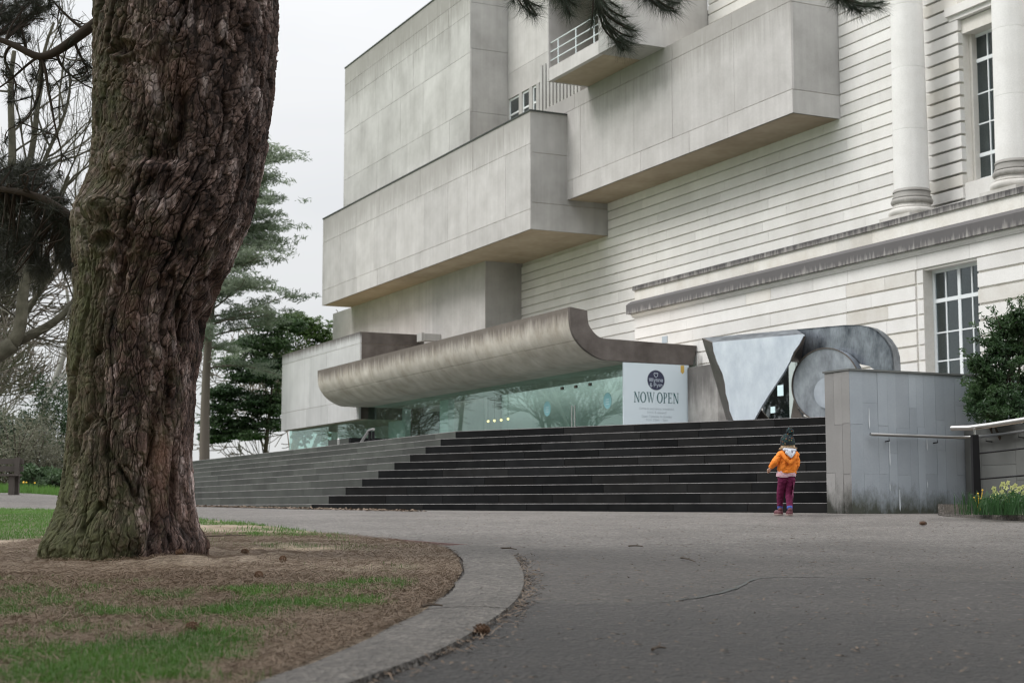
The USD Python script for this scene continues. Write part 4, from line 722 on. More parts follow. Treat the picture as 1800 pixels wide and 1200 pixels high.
pl = thing('planter_edging', 'low concrete edging round the flower bed at the right edge', 'planter', (5.2, 17.5, .42))
P1, P2, P3 = np.array([5.11, 18.2]), np.array([5.75, 15.3]), B(GS + .4, WI - .05, 0)[:2]
def slab2(a, b, th, z0, z1):
    a, b = np.asarray(a, float), np.asarray(b, float); n_ = np.array([-(b - a)[1], (b - a)[0]]); n_ = n_ / np.linalg.norm(n_) * th / 2
    return hexa([[*(a - n_), z0], [*(b - n_), z0], [*(b + n_), z0], [*(a + n_), z0], [*(a - n_), z1], [*(b - n_), z1], [*(b + n_), z1], [*(a + n_), z1]])
part(pl, 'front_kerb', slab2(P1, P2, .05, .30, .475), 'kerb_concrete'); part(pl, 'back_kerb', slab2(P1 + [.03, .25], P3, .07, .30, .59), 'kerb_concrete')
bed = Polygon([tuple(P1 + [.04, 0]), tuple(P2 + [.04, 0]), (9, 15), (9, 20), tuple(P3), tuple(P1 + [.05, .2])])
top('flower_bed', sheet(bed.buffer(0), .3, lambda x, y: 0 * x + .47), 'soil', 'dark soil of the flower bed inside the concrete edging', kind='structure')
# terrace furniture seen over the left steps
tw0 = thing('terrace_planter', 'low dark stone upstand on the terrace below the long block', 'planter', B(-46, 15, ZT))
pa, pb_ = at_w(577, 776, 16.0), at_w(613, 769.5, 16.0); sa, sb_ = sw(pa)[0], sw(pb_)[0]
part(tw0, 'front_wall', box(sa, sb_, 16.0, 16.3, ZT, sw(pb_)[2]), 'basalt_skylit_a'); part(tw0, 'end_wall', box(sb_, sb_ + .2, 16.0, 19.4, ZT, sw(pb_)[2] + .002), 'basalt_a')  # lighter and darker copy of one stone, light and shade in the colour
th_ = thing('stair_handrail', 'short steel handrail with two black posts on the terrace', 'handrail', at_w(650, 770, 14.5))
zt0 = at_w(652, 755, 14.5)
part(th_, 'rail', tube([at_w(633, 780, 14.5), at_w(648, 757, 14.5), zt0, at_w(657, 754, 14.5)], .035, 8), 'rail_steel', smooth=40)
for u in (650, 656): p_ = at_w(u, 758, 14.5); part(th_, 'post', tube([p_, [p_[0], p_[1], ZT]], .04, 8), 'black_metal')
bo = thing('steel_bollard', 'small pale steel post on the terrace left of the stair handrail', 'post', at_w(595, 780, 13.0)); p_ = at_w(595, 772.5, 13.0)
part(bo, 'shaft', tube([[p_[0], p_[1], ZT], p_], .03, 10), 'steel'); part(bo, 'cap', ell(p_, .035, 1), 'steel')
# ------------------------------------------------------------------ child
import manifold3d as mf
def hull_chain(ch):
    out = mf.Manifold()
    for (p0, r0), (p1, r1) in ch:
        out = out + mf.Manifold.batch_hull([mf.Manifold.sphere(r0, 16).translate(tuple(map(float, p0))), mf.Manifold.sphere(r1, 16).translate(tuple(map(float, p1)))])
    return out
def body(ch, edge=.014, it=6):
    m = hull_chain(ch).refine_to_length(edge).to_mesh(); t = trimesh.Trimesh(m.vert_properties[:, :3], m.tri_verts); trimesh.smoothing.filter_taubin(t, .5, .53, it); return np.array(t.vertices), np.array(t.faces)
CY = 18.35
KG = ground(1380, 901.5); CY = KG[1] if 17 < KG[1] < 18.9 else 18.5
def kp(u, v, dy=0.): return at_y(u, v, CY + dy)
kid = thing('person', 'small child in orange jacket, purple trousers and bobble hat walking up to the steps', 'person', (*kp(1380, 902)[:2], gz(*kp(1380, 902)[:2])))
stone('trouser_cord', (.10, .008, .040), (.14, .014, .060), 60., .9, vary=0., bump=.3)
plain('jacket_orange', (.80, .22, .015), .75); plain('skin', (.62, .40, .30), .6); plain('hair_blond', (.40, .29, .18), .6); plain('hood_lining', (.52, .54, .60), .9)
mat('shirt_stripes', {'g': ('geometry', {}), 'w': ('wave_texture', {'wave_type': 'bands', 'bands_direction': 'z', 'scale': 22., 'distortion': .6}), 'cr': ('rgb_ramp', {'ramp': [(.4, (.70, .66, .70)), (.6, (.42, .08, .14))]}), 'p': ('principled_bsdf', {'roughness': .9})}, [('g.position', 'w.vector'), ('w.fac', 'cr.fac'), ('cr.color', 'p.base_color')])
mat('bobble_knit', {'g': ('geometry', {}), 'v': ('voronoi_texture', {'scale': 80.}), 's': ('separate_color', {'color_type': 'rgb'}), 'cr': ('rgb_ramp', {'interpolate': False, 'ramp': [(0., (.008, .012, .016)), (.74, (.007, .02, .024)), (.88, (.010, .06, .045)), (.955, (.28, .09, .02)), (.975, (.24, .20, .05)), (.988, (.05, .13, .14))]}), 'bu': ('bump', {'strength': .8, 'distance': .01}), 'p': ('principled_bsdf', {'roughness': .95})},
    [('g.position', 'v.vector'), ('v.color', 's.color'), ('s.r', 'cr.fac'), ('cr.color', 'p.base_color'), ('v.distance', 'bu.height'), ('bu.normal', 'p.normal')])
plain('shoe_burgundy', (.10, .025, .035), .6); plain('shoe_sole', (.30, .22, .20), .8); plain('sock_blue', (.05, .09, .32), .9)
hd = kp(1385, 783, .02)
# one continuous body: head, neck, trunk, arms with hands, legs
la = [(kp(1371, 800, .0), .034), (kp(1361, 813, -.02), .028), (kp(1355.5, 820.5, .05), .022)]
raa = [(kp(1399, 800, .0), .034), (kp(1400.5, 817, .01), .028), (kp(1396, 826, .10), .022)]
bd = [((hd, .072), (hd + [0, .02, .05], .07)), ((hd, .06), (kp(1386, 797, .02), .04)), ((kp(1386, 797, .02), .045), (kp(1384, 815, .02), .06)), ((kp(1377, 801, .01), .04), (kp(1394, 801, .01), .04)), ((kp(1384, 815, .02), .06), (kp(1382, 840, .02), .052)),
      (la[0], la[1]), (la[1], la[2]), (raa[0], raa[1]), (raa[1], raa[2])]
def hand(wr, fwd, side, up):
    o = [((wr, .016), (wr + fwd * .030, .019))]
    for k, (lt, dl) in enumerate(((-.013, .026), (-.004, .031), (.005, .029), (.013, .022))):
        b0_ = wr + fwd * .034 + side * lt; b1_ = b0_ + fwd * dl * .55 - up * .004; o += [((b0_, .0058), (b1_, .0052)), ((b1_, .0052), (b1_ + fwd * dl * .35 - up * dl * .35, .0045))]
    t0 = wr + fwd * .010 - side * .015; o += [((t0, .0065), (t0 + fwd * .014 - side * .012, .006)), ((t0 + fwd * .014 - side * .012, .006), (t0 + fwd * .028 - side * .012 - up * .004, .0048))]
    return o
UP = np.array([0, 0, 1.]); fwd = np.array([-.28, .6, -.6]); fwd /= np.linalg.norm(fwd); side = np.cross(fwd, UP); side /= np.linalg.norm(side)
bd += hand(la[2][0] + fwd * .02, fwd, side, UP); fw2 = np.array([-.2, .8, -.5]); fw2 /= np.linalg.norm(fw2); bd += hand(raa[2][0] + fw2 * .02, fw2, np.cross(fw2, UP) * -1, UP)
L_hip, R_hip = kp(1376, 843, .02), kp(1389, 843, .02)
zl, zr = gz(*kp(1373, 896, .12)[:2]), gz(*kp(1388, 902, -.06)[:2])
lk, rk = kp(1372, 868, .08), kp(1387, 868, .03); lan, ran = kp(1371, 889, .12), kp(1388, 892, -.06)
bd += [((kp(1378, 836, .02), .05), (L_hip, .046)), ((kp(1386, 836, .02), .05), (R_hip, .046)), ((L_hip, .046), (lk, .036)), ((lk, .035), (lan, .026)), ((R_hip, .046), (rk, .036)), ((rk, .035), (ran, .026))]
nose = hd + [0, .085, .01]; bd += [((nose, .012), (hd + [0, .07, .03], .014)), ((hd + [-.072, .01, .01], .012), (hd + [-.074, .0, -.01], .009)), ((hd + [.072, .01, .01], .012), (hd + [.074, .0, -.01], .009))]
part(kid, 'body', body(bd, .011, 4), 'skin', smooth=True)
jk = body([((kp(1377, 799, .02), .058), (kp(1394, 799, .02), .058)), ((kp(1377, 800, .02), .066), (kp(1378, 824, .02), .080)), ((kp(1393, 800, .02), .066), (kp(1389, 824, .02), .080)), ((kp(1378, 824, .02), .080), (kp(1389, 824, .02), .080)), ((kp(1378, 829, .02), .076), (kp(1389, 829, .02), .076)),
           ((kp(1372, 799, .0), .047), (kp(1362, 812, -.02), .044)), ((kp(1362, 812, -.02), .044), (kp(1356.5, 819, .035), .034)), ((kp(1398.5, 799, .0), .045), (kp(1400, 816, .01), .040)), ((kp(1400, 816, .01), .040), (kp(1397, 823.5, .07), .033))], .010, 4)
jv, jf = jk; jv = jv + (np.stack([meshkit.fbm(jv * [28, 28, 45], 3, 2), meshkit.fbm(jv * [28, 28, 45], 3, 5), 0 * jv[:, 0]], -1) - [.5, .5, 0]) * .024
zc = kp(1384, 831.5)[2]; jv[:, 2] = np.maximum(jv[:, 2], zc + .004 * np.sin(jv[:, 0] * 60))
jkp = part(kid, 'jacket', (jv, jf), 'jacket_orange', smooth=True)
hoodm = body([((kp(1375, 796, -.05), .026), (kp(1382, 806, -.085), .026)), ((kp(1382, 806, -.085), .026), (kp(1389, 813, -.09), .024)), ((kp(1389, 813, -.09), .024), (kp(1396, 805, -.075), .026)), ((kp(1396, 805, -.075), .026), (kp(1399, 796, -.04), .024)), ((kp(1382, 804, -.07), .02), (kp(1395, 803, -.07), .02))], .009, 4)
part(jkp, 'hood', hoodm, 'jacket_orange', smooth=True)
part(jkp, 'hood_lining', body([((kp(1379, 790, -.055), .022), (kp(1389, 791, -.075), .024)), ((kp(1389, 791, -.075), .024), (kp(1397, 791, -.055), .02)), ((kp(1383, 795, -.095), .02), (kp(1391, 803, -.118), .012)), ((kp(1391, 803, -.118), .012), (kp(1396, 795, -.09), .018)), ((kp(1388, 793, -.10), .02), (kp(1391, 800, -.118), .014))], .008, 3), 'hood_lining', smooth=True)
sv, sf = body([((kp(1376, 831, .02), .070), (kp(1389, 831, .02), .072)), ((kp(1374.5, 835.5, .02), .072), (kp(1389, 834, .02), .072))], .010, 3); sv[:, 2] = np.maximum(sv[:, 2], kp(1380, 838.0)[2] + .010 * np.sin(sv[:, 0] * 30 + 1)); part(kid, 'shirt', (sv, sf), 'shirt_stripes', smooth=True)
tr = body([((kp(1377, 836, .02), .066), (kp(1387, 836, .02), .066)), ((kp(1376.5, 837, .02), .064), (L_hip, .062)), ((kp(1387.5, 837, .02), .064), (R_hip, .062)), ((L_hip, .060), (lk, .047)), ((lk, .046), (lan, .035)), ((R_hip, .060), (rk, .047)), ((rk, .046), (ran, .035))], .010, 4)
tv, tf = tr; tv = tv + (np.stack([meshkit.fbm(tv * [22, 22, 50], 3, 8), meshkit.fbm(tv * [22, 22, 50], 3, 9), 0 * tv[:, 0]], -1) - [.5, .5, 0]) * .018
part(kid, 'trousers', (tv, tf), 'trouser_cord', smooth=True)
for an, zg, tow in ((lan, zl, -.03), (ran, zr, .0)):
    a_ = np.array([an[0], an[1], zg + .034]); d_ = np.array([tow, .095, 0]); b_ = a_ - [0, .03, 0]
    sp_ = part(kid, 'shoe', body([((b_, .033), (a_ + d_, .030)), ((b_ + [0, 0, .035], .030), (a_, .034))], .008, 3), 'shoe_burgundy', smooth=True)
    so = body([((b_ + [0, 0, -.018], .036), (a_ + d_ + [0, 0, -.018], .034))], .009, 2); so = (np.column_stack([so[0][:, :2], np.clip(so[0][:, 2], zg + .003, zg + .020)]), so[1]); part(sp_, 'sole', so, 'shoe_sole')
    part(kid, 'sock', tube([a_ + [0, -.012, .045], an + [0, 0, .015]], .034, 14), 'sock_blue', smooth=True)
hv, hf = ell(hd + [-.004, .0, .035], (.088, .094, .115), 4); hv[:, 2] = np.where(hv[:, 2] < hd[2] + .005, hd[2] + .005 + (hv[:, 2] - hd[2] - .005) * .1, hv[:, 2]); hv = hv + (hv - hd) * .06 * (meshkit.noise(hv * 60)[:, None] - .3)
htp = part(kid, 'hat', (hv, hf), 'bobble_knit', smooth=True)
pc = kp(1388.5, 759, .0); pv, pf = ell(pc, .046, 4); pv = pc + (pv - pc) * (1 + .35 * (meshkit.noise(pv * 110)[:, None] - .5)); part(htp, 'pompom', (pv, pf), 'bobble_knit', smooth=True)
hs = []
rh = np.random.default_rng(5)
for k in range(260):
    a_ = rh.uniform(np.pi * .75, np.pi * 2.25); r_ = .08; p0 = hd + [r_ * math.cos(a_), r_ * math.sin(a_), .02]; sp0 = 1.0 if abs(math.cos(a_)) < .6 else 1.35
    p0 = p0 + [0, 0, -.01]; p1 = p0 + [.004 * math.cos(a_) * sp0, .004 * math.sin(a_), -.03]; p2 = p1 + [rh.normal(.010 * math.cos(a_) * sp0, .009), rh.normal(-.006, .006), -rh.uniform(.005, .03)]
    hs.append(tube([p0, p1, p2], [.0022, .002, .0006], 4, False))
part(kid, 'hair', hs, 'hair_blond')
# ------------------------------------------------------------------ the big pine
def prof_at(zz):
    """Trunk outline measured at a few heights: left and right edge as x."""
    Lp = [(-400, 178), (-200, 172), (0, 161), (100, 162), (200, 165), (250, 166), (300, 161), (330, 149), (360, 136), (390, 129), (430, 129), (470, 132), (520, 133), (560, 128), (600, 121), (650, 119), (700, 122), (760, 118), (810, 115), (850, 112), (890, 104), (917, 94), (950, 82), (980, 70), (1003, 62)]
    Rp = [(-400, 470), (-200, 478), (0, 482), (100, 482), (150, 480), (200, 475), (250, 468), (300, 459), (350, 447), (390, 437), (430, 418), (470, 404), (513, 385), (563, 366), (617, 358), (667, 349), (700, 347), (733, 344), (800, 341), (850, 343), (890, 345), (927, 350), (950, 356), (980, 356), (1003, 360)]
    zL = [at_y(u, v, TY) for v, u in Lp]; zR = [at_y(u, v, TY) for v, u in Rp]
    f = lambda A: np.interp(zz, [p[2] for p in A[::-1]], [p[0] for p in A[::-1]])
    return f(zL), f(zR)
pine = thing('big_pine_tree', 'massive old pine with thick furrowed bark and mossy flaring foot, nearest on the left', 'tree', (TR[0], TR[1], gz(*TR)))
z0t, z1t = .10, 5.2
NH, NT = 920, 660
zz = np.linspace(z0t, z1t, NH); tu = np.linspace(0, 1, NT, endpoint=False); th = np.pi / 2 + 2 * np.pi * (tu + .085 * np.sin(4 * np.pi * tu) * -1 * 0 + .10 * np.sin(2 * np.pi * tu))     # seam at the back, finest towards the lawn's edge
xl, xr = prof_at(zz); cxx, rad = (xl + xr) / 2, (xr - xl) / 2 * .985
Zg, Tg = np.meshgrid(zz, th, indexing='ij'); cg, rg = np.repeat(cxx[:, None], NT, 1), np.repeat(rad[:, None], NT, 1)
ct, sn = np.cos(Tg), np.sin(Tg)
rref = .42
arc = ((Tg - np.pi / 2) - np.pi) * rref                      # 0 faces the viewer
slope = np.gradient(cxx, zz); gsl = np.repeat(slope[:, None], NT, 1)
p3 = np.stack([ct * rref, sn * rref, Zg], -1)
w1 = meshkit.fbm(p3 * [2.2, 2.2, 1.1], 3, 41) - .5; w2 = meshkit.fbm(p3 * [6, 6, 3], 3, 42) - .5
ga_ = arc + .16 * w1 + .04 * w2 + .10 * np.sin(Zg * 1.1) ; gh_ = Zg + .12 * (meshkit.fbm(p3 * 4, 3, 43) - .5)
def plates(sa, sh, seed):
    rr = np.random.default_rng(seed); na, nh_ = int(3.2 / sa), int(6 / sh)
    ii, jj = np.meshgrid(np.arange(na), np.arange(nh_), indexing='ij'); P = np.stack([(ii + .5 * (jj % 2) + rr.uniform(-.42, .42, ii.shape)), (jj + rr.uniform(-.45, .45, ii.shape))], -1).reshape(-1, 2)
    Qp = np.stack([(ga_ + 1.6) / sa, gh_ / sh], -1).reshape(-1, 2); d, i = cKDTree(P).query(Qp, k=2); hgt = rr.random(len(P))[i[:, 0]]
    return (d[:, 1] - d[:, 0]).reshape(ga_.shape), hgt.reshape(ga_.shape)
wj = np.stack([ga_, gh_, 0 * ga_], -1); ga_ = ga_ + .020 * (meshkit.fbm(wj * 16, 3, 71) - .5) + .010 * (meshkit.fbm(wj * 45, 2, 72) - .5); gh_ = gh_ + .055 * (meshkit.fbm(wj * 14, 3, 73) - .5) + .02 * (meshkit.fbm(wj * 40, 2, 74) - .5)
e1_, h1_ = plates(.046, .115, 1); e2_, h2_ = plates(.019, .042, 2)
ridge = 1 - 2 * np.abs(meshkit.fbm(np.stack([ga_ * 5.5, gh_ * .8, 0 * ga_], -1), 3, 44) - .5)
flute = meshkit.fbm(np.stack([ga_ * 2.6, gh_ * .42, 0 * ga_ + 3], -1), 3, 45) - .5
right = smooth(-.15, .35, arc)                              # plates finer and crisper on the right flank
rid2 = 1 - 2 * np.abs(meshkit.fbm(np.stack([ga_ * 13, gh_ * 1.7, 0 * ga_ + 5], -1), 3, 49) - .5)
dsp = .0085 * smooth(.015, .16, e1_) * (.25 + 1.0 * h1_) + .0050 * smooth(.01, .18, e2_) * (.1 + 1.2 * h2_) - .045 * smooth(.93, .995, ridge) * (1 - .3 * right) - .010 * smooth(.92, .99, rid2) + .12 * flute + .008 * (meshkit.fbm(np.stack([ga_ * 40, gh_ * 24, 0 * ga_], -1), 4, 50) - .5) + .010 * (meshkit.fbm(np.stack([ga_ * 90, gh_ * 60, 0 * ga_ + 2], -1), 3, 51) - .5)
low = smooth(1.15, .2, Zg); dsp = dsp + low * (.13 * (meshkit.fbm(np.stack([ga_ * 3.2, gh_ * .9, 0 * ga_ + 9], -1), 3, 46) - .5))
def feat(u, v, su, sv, amp, ring=0.):
    p = at_y(u, v, TY); xx = cg + rg * ct
    d2 = ((xx - p[0]) / (su * 9.2 / F)) ** 2 + ((Zg - p[2]) / (sv * 9.2 / F)) ** 2; front = sn < .25
    return np.where(front, amp * np.exp(-d2) + ring * np.exp(-(np.sqrt(d2) - 1.3) ** 2 * 6), 0)
dsp = dsp + feat(345, 240, 9, 38, -.075) + feat(327, 285, 14, 22, -.09) + feat(305, 300, 30, 12, -.05) + feat(290, 320, 40, 16, .03) + (feat(210, 440, 17, 14, -.035, .022) + feat(252, 443, 11, 17, -.04, .018) + feat(245, 118, 20, 12, -.03, .02)) * (.4 + 1.2 * meshkit.fbm(p3 * 14, 3, 60)) + feat(232, 300, 24, 30, .05) + feat(195, 375, 40, 22, .05) \
    + feat(362, 540, 10, 50, -.075) + feat(385, 505, 8, 30, -.05) + feat(330, 600, 8, 45, -.045) + feat(300, 640, 30, 50, .03) + feat(372, 20, 5, 70, -.05) + feat(285, 770, 6, 90, -.05) + feat(320, 840, 5, 70, -.045) + feat(205, 590, 10, 60, .03) + feat(268, 640, 8, 70, -.03) + feat(170, 520, 10, 80, -.03) \
    + feat(240, 930, 60, 25, .04) + feat(290, 940, 7, 40, -.07) + feat(200, 640, 8, 90, -.035) + feat(130, 960, 40, 30, .05) + feat(340, 960, 25, 30, .04)
r_all = rg - .008 + dsp * np.clip(rg / .42, .8, 1.4)
depth = .92
tv = np.stack([cg + r_all * ct, TR[1] + .05 + r_all * depth * sn, Zg], -1).reshape(-1, 3)
ii = np.arange(NH * NT).reshape(NH, NT); jn = np.roll(ii, -1, 1)
tf = np.stack([ii[:-1], jn[:-1], jn[1:], ii[1:]], -1).reshape(-1, 4)
moss = .34 * smooth(.10, -.42, arc) + .42 * low * smooth(.35, -.1, arc) + .62 * (meshkit.fbm(p3 * [3, 3, 1.0], 3, 47) - .36) + .10
red = np.clip(feat(297, 800, 22, 45, 1.) + feat(228, 320, 20, 25, .5) + .30 * smooth(.55, .68, meshkit.fbm(p3 * [3, 3, 1.6], 3, 48)) * smooth(-.4, 0, arc), 0, 1)
part(pine, 'trunk', (tv, tf), 'big_pine_bark', smooth=True, prim={'moss': moss.ravel(), 'red': red.ravel(), 'plate': np.clip(h2_ * .6 + h1_ * .4, 0, 1).ravel() * smooth(.0, .14, e2_).ravel() * smooth(.0, .12, e1_).ravel()})
limbs = {'right': [(-2.1, 9.3, 5.0), (-1.6, 9.4, 6.0), (-.6, 9.5, 6.5), (1.0, 9.3, 6.5), (2.6, 9.2, 6.1)], 'left': [tuple(at_y(u, v, 9.7)) for u, v in ((215, 10), (163, 45), (130, 70), (95, 93), (72, 100), (45, 90), (0, 70), (-80, 60))], 'low': [tuple(at_y(u, v, 9.9)) for u, v in ((170, 400), (128, 383), (80, 352), (20, 335), (-90, 320))]}
part(pine, 'limb', tube(spline(limbs['right'], 30), np.linspace(.28, .05, 30), 12), 'twig_bark', smooth=True)
part(pine, 'limb', tube(spline(limbs['left'], 30), np.linspace(.042, .010, 30), 9), 'twig_bark', smooth=True)
part(pine, 'limb', tube(spline(limbs['low'], 20), np.linspace(.034, .012, 20), 9), 'twig_bark', smooth=True)
part(pine, 'trunk_top', tube([(-1.98, TY + .04, 5.1), (-2.1, TY + .1, 6.5), (-2.25, TY + .2, 9.5), (-2.2, TY + .3, 13.0)], [.45, .42, .33, .2], 24), 'twig_bark', smooth=True)
rn = np.random.default_rng(17)
def tuft(p, d, n, L, wd=.0022, spread=.9, shoot=.10):
    d = d / np.linalg.norm(d); t = rn.random(n); base = p + d * (t * shoot - shoot)[:, None]; v = rn.normal(size=(n, 3)); v /= np.linalg.norm(v, axis=1, keepdims=True)
    dirs = d * (.55 + .35 * t)[:, None] + v * spread; dirs /= np.linalg.norm(dirs, axis=1, keepdims=True); dirs[:, 2] -= .12
    l = L * rn.uniform(.75, 1.1, n); sd_ = np.cross(dirs, rn.normal(size=(n, 3))); sd_ /= np.linalg.norm(sd_, axis=1, keepdims=True) + 1e-9
    V = np.stack([base - sd_ * wd / 2, base + sd_ * wd / 2, base + dirs * l[:, None]], 1).reshape(-1, 3); return V, np.arange(3 * n).reshape(-1, 3)
def px(pts, y): return [at_y(u, v, y) for u, v in pts]
hang = [
 ([(905, -300), (905, -80), (915, -20), (930, 8), (943, 27)], 8.9, [(902, 4), (915, -8), (925, 8), (932, 22), (943, 28), (950, 12)]),
 ([(985, -300), (975, -60), (985, -10), (995, 12), (1002, 30)], 9.1, [(975, -2), (988, 4), (997, 20), (1003, 27), (1010, 8), (1018, -4), (963, -6)]),
 ([(1030, -300), (1040, -60), (1050, 0), (1060, 28), (1075, 62), (1094, 90)], 9.0, [(1052, 5), (1065, 8), (1076, 22), (1090, 15), (1100, 32), (1108, 48), (1113, 66), (1080, 60), (1070, 45), (1092, 76), (1097, 88), (1105, 84), (1118, 55), (1086, 40), (1045, 30), (1040, 42), (1110, 76)]),
 ([(1120, -300), (1130, -60), (1145, -10), (1160, 4), (1185, 16)], 9.0, [(1120, -4), (1135, 2), (1150, 6), (1162, 12), (1175, 16), (1188, 20), (1195, 6), (1180, 0), (1205, -4)]),
 ([(1490, -300), (1470, -60), (1478, -5), (1495, 12), (1515, 20)], 9.0, [(1462, -4), (1472, 4), (1484, 10), (1497, 18), (1512, 22), (1522, 12), (1535, 6), (1546, 14), (1552, 4), (1508, 6)])]
for pts, y, tf_ in hang:
    path = spline(px(pts, y), 30); br = part(pine, 'hanging_branch', tube(path, np.linspace(.022, .006, 30), 7), 'twig_bark', smooth=True)
    ms_, tw_m = [], []
    for (u, v) in tf_:
        e = at_y(u, v, y + rn.uniform(-.12, .12)); k = np.argmin(np.linalg.norm(path - e, axis=1)); k = max(0, k - 5); s0_ = path[k]; mid = (s0_ + e) / 2 + [rn.normal(0, .02), rn.normal(0, .02), -.03]
        tw_m.append(tube(spline([s0_, mid, e], 8), np.linspace(.007, .004, 8), 5)); d = e - mid; d[2] += .02; ms_.append(tuft(e, d, 190, .115, .0016, .95))
    part(br, 'twigs', tw_m, 'twig_bark', kind='stuff'); part(br, 'needles', ms_, 'pine_needles', kind='stuff')
rcn = np.random.default_rng(77); cb, cf = [], []
for k in range(26):
    a_ = rcn.uniform(0, 2 * np.pi); zb_ = rcn.uniform(7.4, 12.5); L_ = rcn.uniform(3.5, 6.2) * (1 - (zb_ - 7) / 14); pth = [np.array([-2.25, 9.8, zb_])]; d_ = np.array([math.cos(a_), math.sin(a_), .18])
    for m_ in range(8): d_ = d_ + rcn.normal(0, .1, 3); d_ /= np.linalg.norm(d_); pth.append(pth[-1] + d_ * L_ / 8)
    pth = np.array(pth); cb.append(tube(pth, np.linspace(.10, .02, 9), 5, False))
    for m_ in range(2, 9):
        for _ in range(5):
            c_ = pth[m_] + rcn.normal(0, .5, 3) * [1, 1, .5]; v_ = rcn.normal(size=(70, 3)); v_ /= np.linalg.norm(v_, axis=1, keepdims=True); cf.append((c_ + v_ * rcn.uniform(.08, .42, (70, 1)), 1))
pts_ = np.vstack([c for c, _ in cf]); k_ = pts_[:, 2] > 6.9; n_ = rcn.normal(size=(k_.sum(), 3)); n_ /= np.linalg.norm(n_, axis=1, keepdims=True); m2_ = np.cross(n_, rcn.normal(size=n_.shape)); m2_ /= np.linalg.norm(m2_, axis=1, keepdims=True); P_0 = pts_[k_]
crp = part(pine, 'upper_crown', cb, 'twig_bark'); part(crp, 'needles', (np.stack([P_0 - m2_ * .03, P_0 + m2_ * .03, P_0 + n_ * .30], 1).reshape(-1, 3), np.arange(3 * len(P_0)).reshape(-1, 3)), 'pine_needles')
# drooping twigs left of the trunk
lt = [([(72, 100), (80, 125), (84, 150), (92, 195), (100, 235), (107, 262), (103, 300)], 9.7), ([(72, 100), (74, 135), (66, 175), (50, 205), (20, 225)], 9.75), ([(95, 93), (60, 105), (30, 130), (5, 150), (-20, 165)], 9.8), ([(130, 70), (140, 95), (150, 115), (157, 135)], 9.7), ([(150, 55), (120, 30), (100, 10), (80, -15)], 9.8), ([(45, 90), (40, 60), (35, 30), (50, 5)], 9.9), ([(100, 90), (112, 120), (135, 140), (150, 150)], 9.75), ([(20, 80), (10, 110), (25, 140), (12, 180)], 9.9)]
tw_m, ms_ = [], []
for pts, y in lt:
    pa_ = spline(px(pts, y), 16); tw_m.append(tube(pa_, np.linspace(.012, .004, 16), 5))
    for k in range(3, 16, 2):
        d = rn.normal(size=3) * [1, .6, .8]; d[2] -= .3; e = pa_[k] + d / np.linalg.norm(d) * rn.uniform(.05, .22); tw_m.append(tube(spline([pa_[k], (pa_[k] + e) / 2 + rn.normal(0, .015, 3), e], 6), np.linspace(.005, .003, 6), 4))
        ms_.append(tuft(e, d, 80, .075, .003))
br = part(pine, 'drooping_branch', tw_m, 'twig_bark'); part(br, 'needles', ms_, 'dry_needles', kind='stuff')
ms_, tw_m = [], []
lowp = spline(limbs['low'], 20); lfp = spline(limbs['left'], 30)
def mass(regions, n, y0, y1, anchor, mt_n, L=.085):
    for _ in range(n):
        (u, v, su, sv) = regions[rn.integers(len(regions))]; u_, v_ = u + rn.normal(0, su), v + rn.normal(0, sv)
        if u_ > 128: continue
        e = at_y(u_, v_, rn.uniform(y0, y1)); k = np.argmin(np.linalg.norm(anchor - e, axis=1)); d = e - anchor[k]
        ms_.append(tuft(e, d + rn.normal(0, .2, 3), mt_n, L, .0032))
        if rn.random() < .25: tw_m.append(tube(spline([anchor[k], (anchor[k] + e) / 2 + rn.normal(0, .04, 3), e], 6), np.linspace(.009, .004, 6), 4))
mass([(15, 320, 22, 22), (40, 370, 28, 25), (10, 400, 22, 25), (75, 350, 20, 18), (55, 420, 22, 20), (100, 385, 12, 14), (30, 445, 25, 18), (112, 420, 8, 18), (68, 478, 6, 12), (120, 450, 5, 12), (5, 490, 10, 10), (45, 300, 25, 10)], 440, 9.8, 11.0, lowp, 70, .10)
br = part(pine, 'low_branch', tw_m, 'twig_bark'); part(br, 'needles', ms_, 'dry_needles', kind='stuff')
ms_, tw_m = [], []
mass([(10, 15, 22, 14), (40, 20, 20, 14), (-5, 45, 15, 12), (65, 5, 14, 8), (25, 50, 14, 8)], 90, 9.8, 10.6, lfp, 70, .10)
br = part(pine, 'low_branch', tw_m, 'twig_bark'); part(br, 'needles', ms_, 'dry_needles')
# ------------------------------------------------------------------ trees and shrubs of the park
def grow(rg_, p, d, L, r, lvl, out, up=.05, droop=0., nb=(3, 5), ang=.6, seg=7):
    pts = [np.array(p, float)]; d = np.array(d, float); d /= np.linalg.norm(d)
    for _ in range(seg):
        d = d + rg_.normal(0, .11, 3); d[2] += up - droop; d /= np.linalg.norm(d); pts.append(pts[-1] + d * L / seg)
    pts = np.array(pts); out.append((pts, np.linspace(r, r * .45 if lvl else r * .25, seg + 1), lvl))
    if lvl <= 0: return
    for k in range(rg_.integers(*nb)):
        t = rg_.uniform(.3, 1.); i = min(seg - 1, int(t * seg)); b = pts[i] + (pts[i + 1] - pts[i]) * (t * seg - i); dd = pts[i + 1] - pts[i]; dd /= np.linalg.norm(dd)
        v = rg_.normal(size=3); v -= dd * (v @ dd); v /= np.linalg.norm(v); nd = dd * math.cos(ang) + v * math.sin(ang) * rg_.uniform(.8, 1.3)
        grow(rg_, b, nd, L * rg_.uniform(.5, .75), r * (1 - .55 * t) * .6, lvl - 1, out, up, droop, nb, ang, max(4, seg - 1))
def branches_mesh(out, minr=.0):
    return [tube(p, np.maximum(r, minr), 6 if l > 2 else (4 if l > 1 else 3), False) for p, r, l in out]
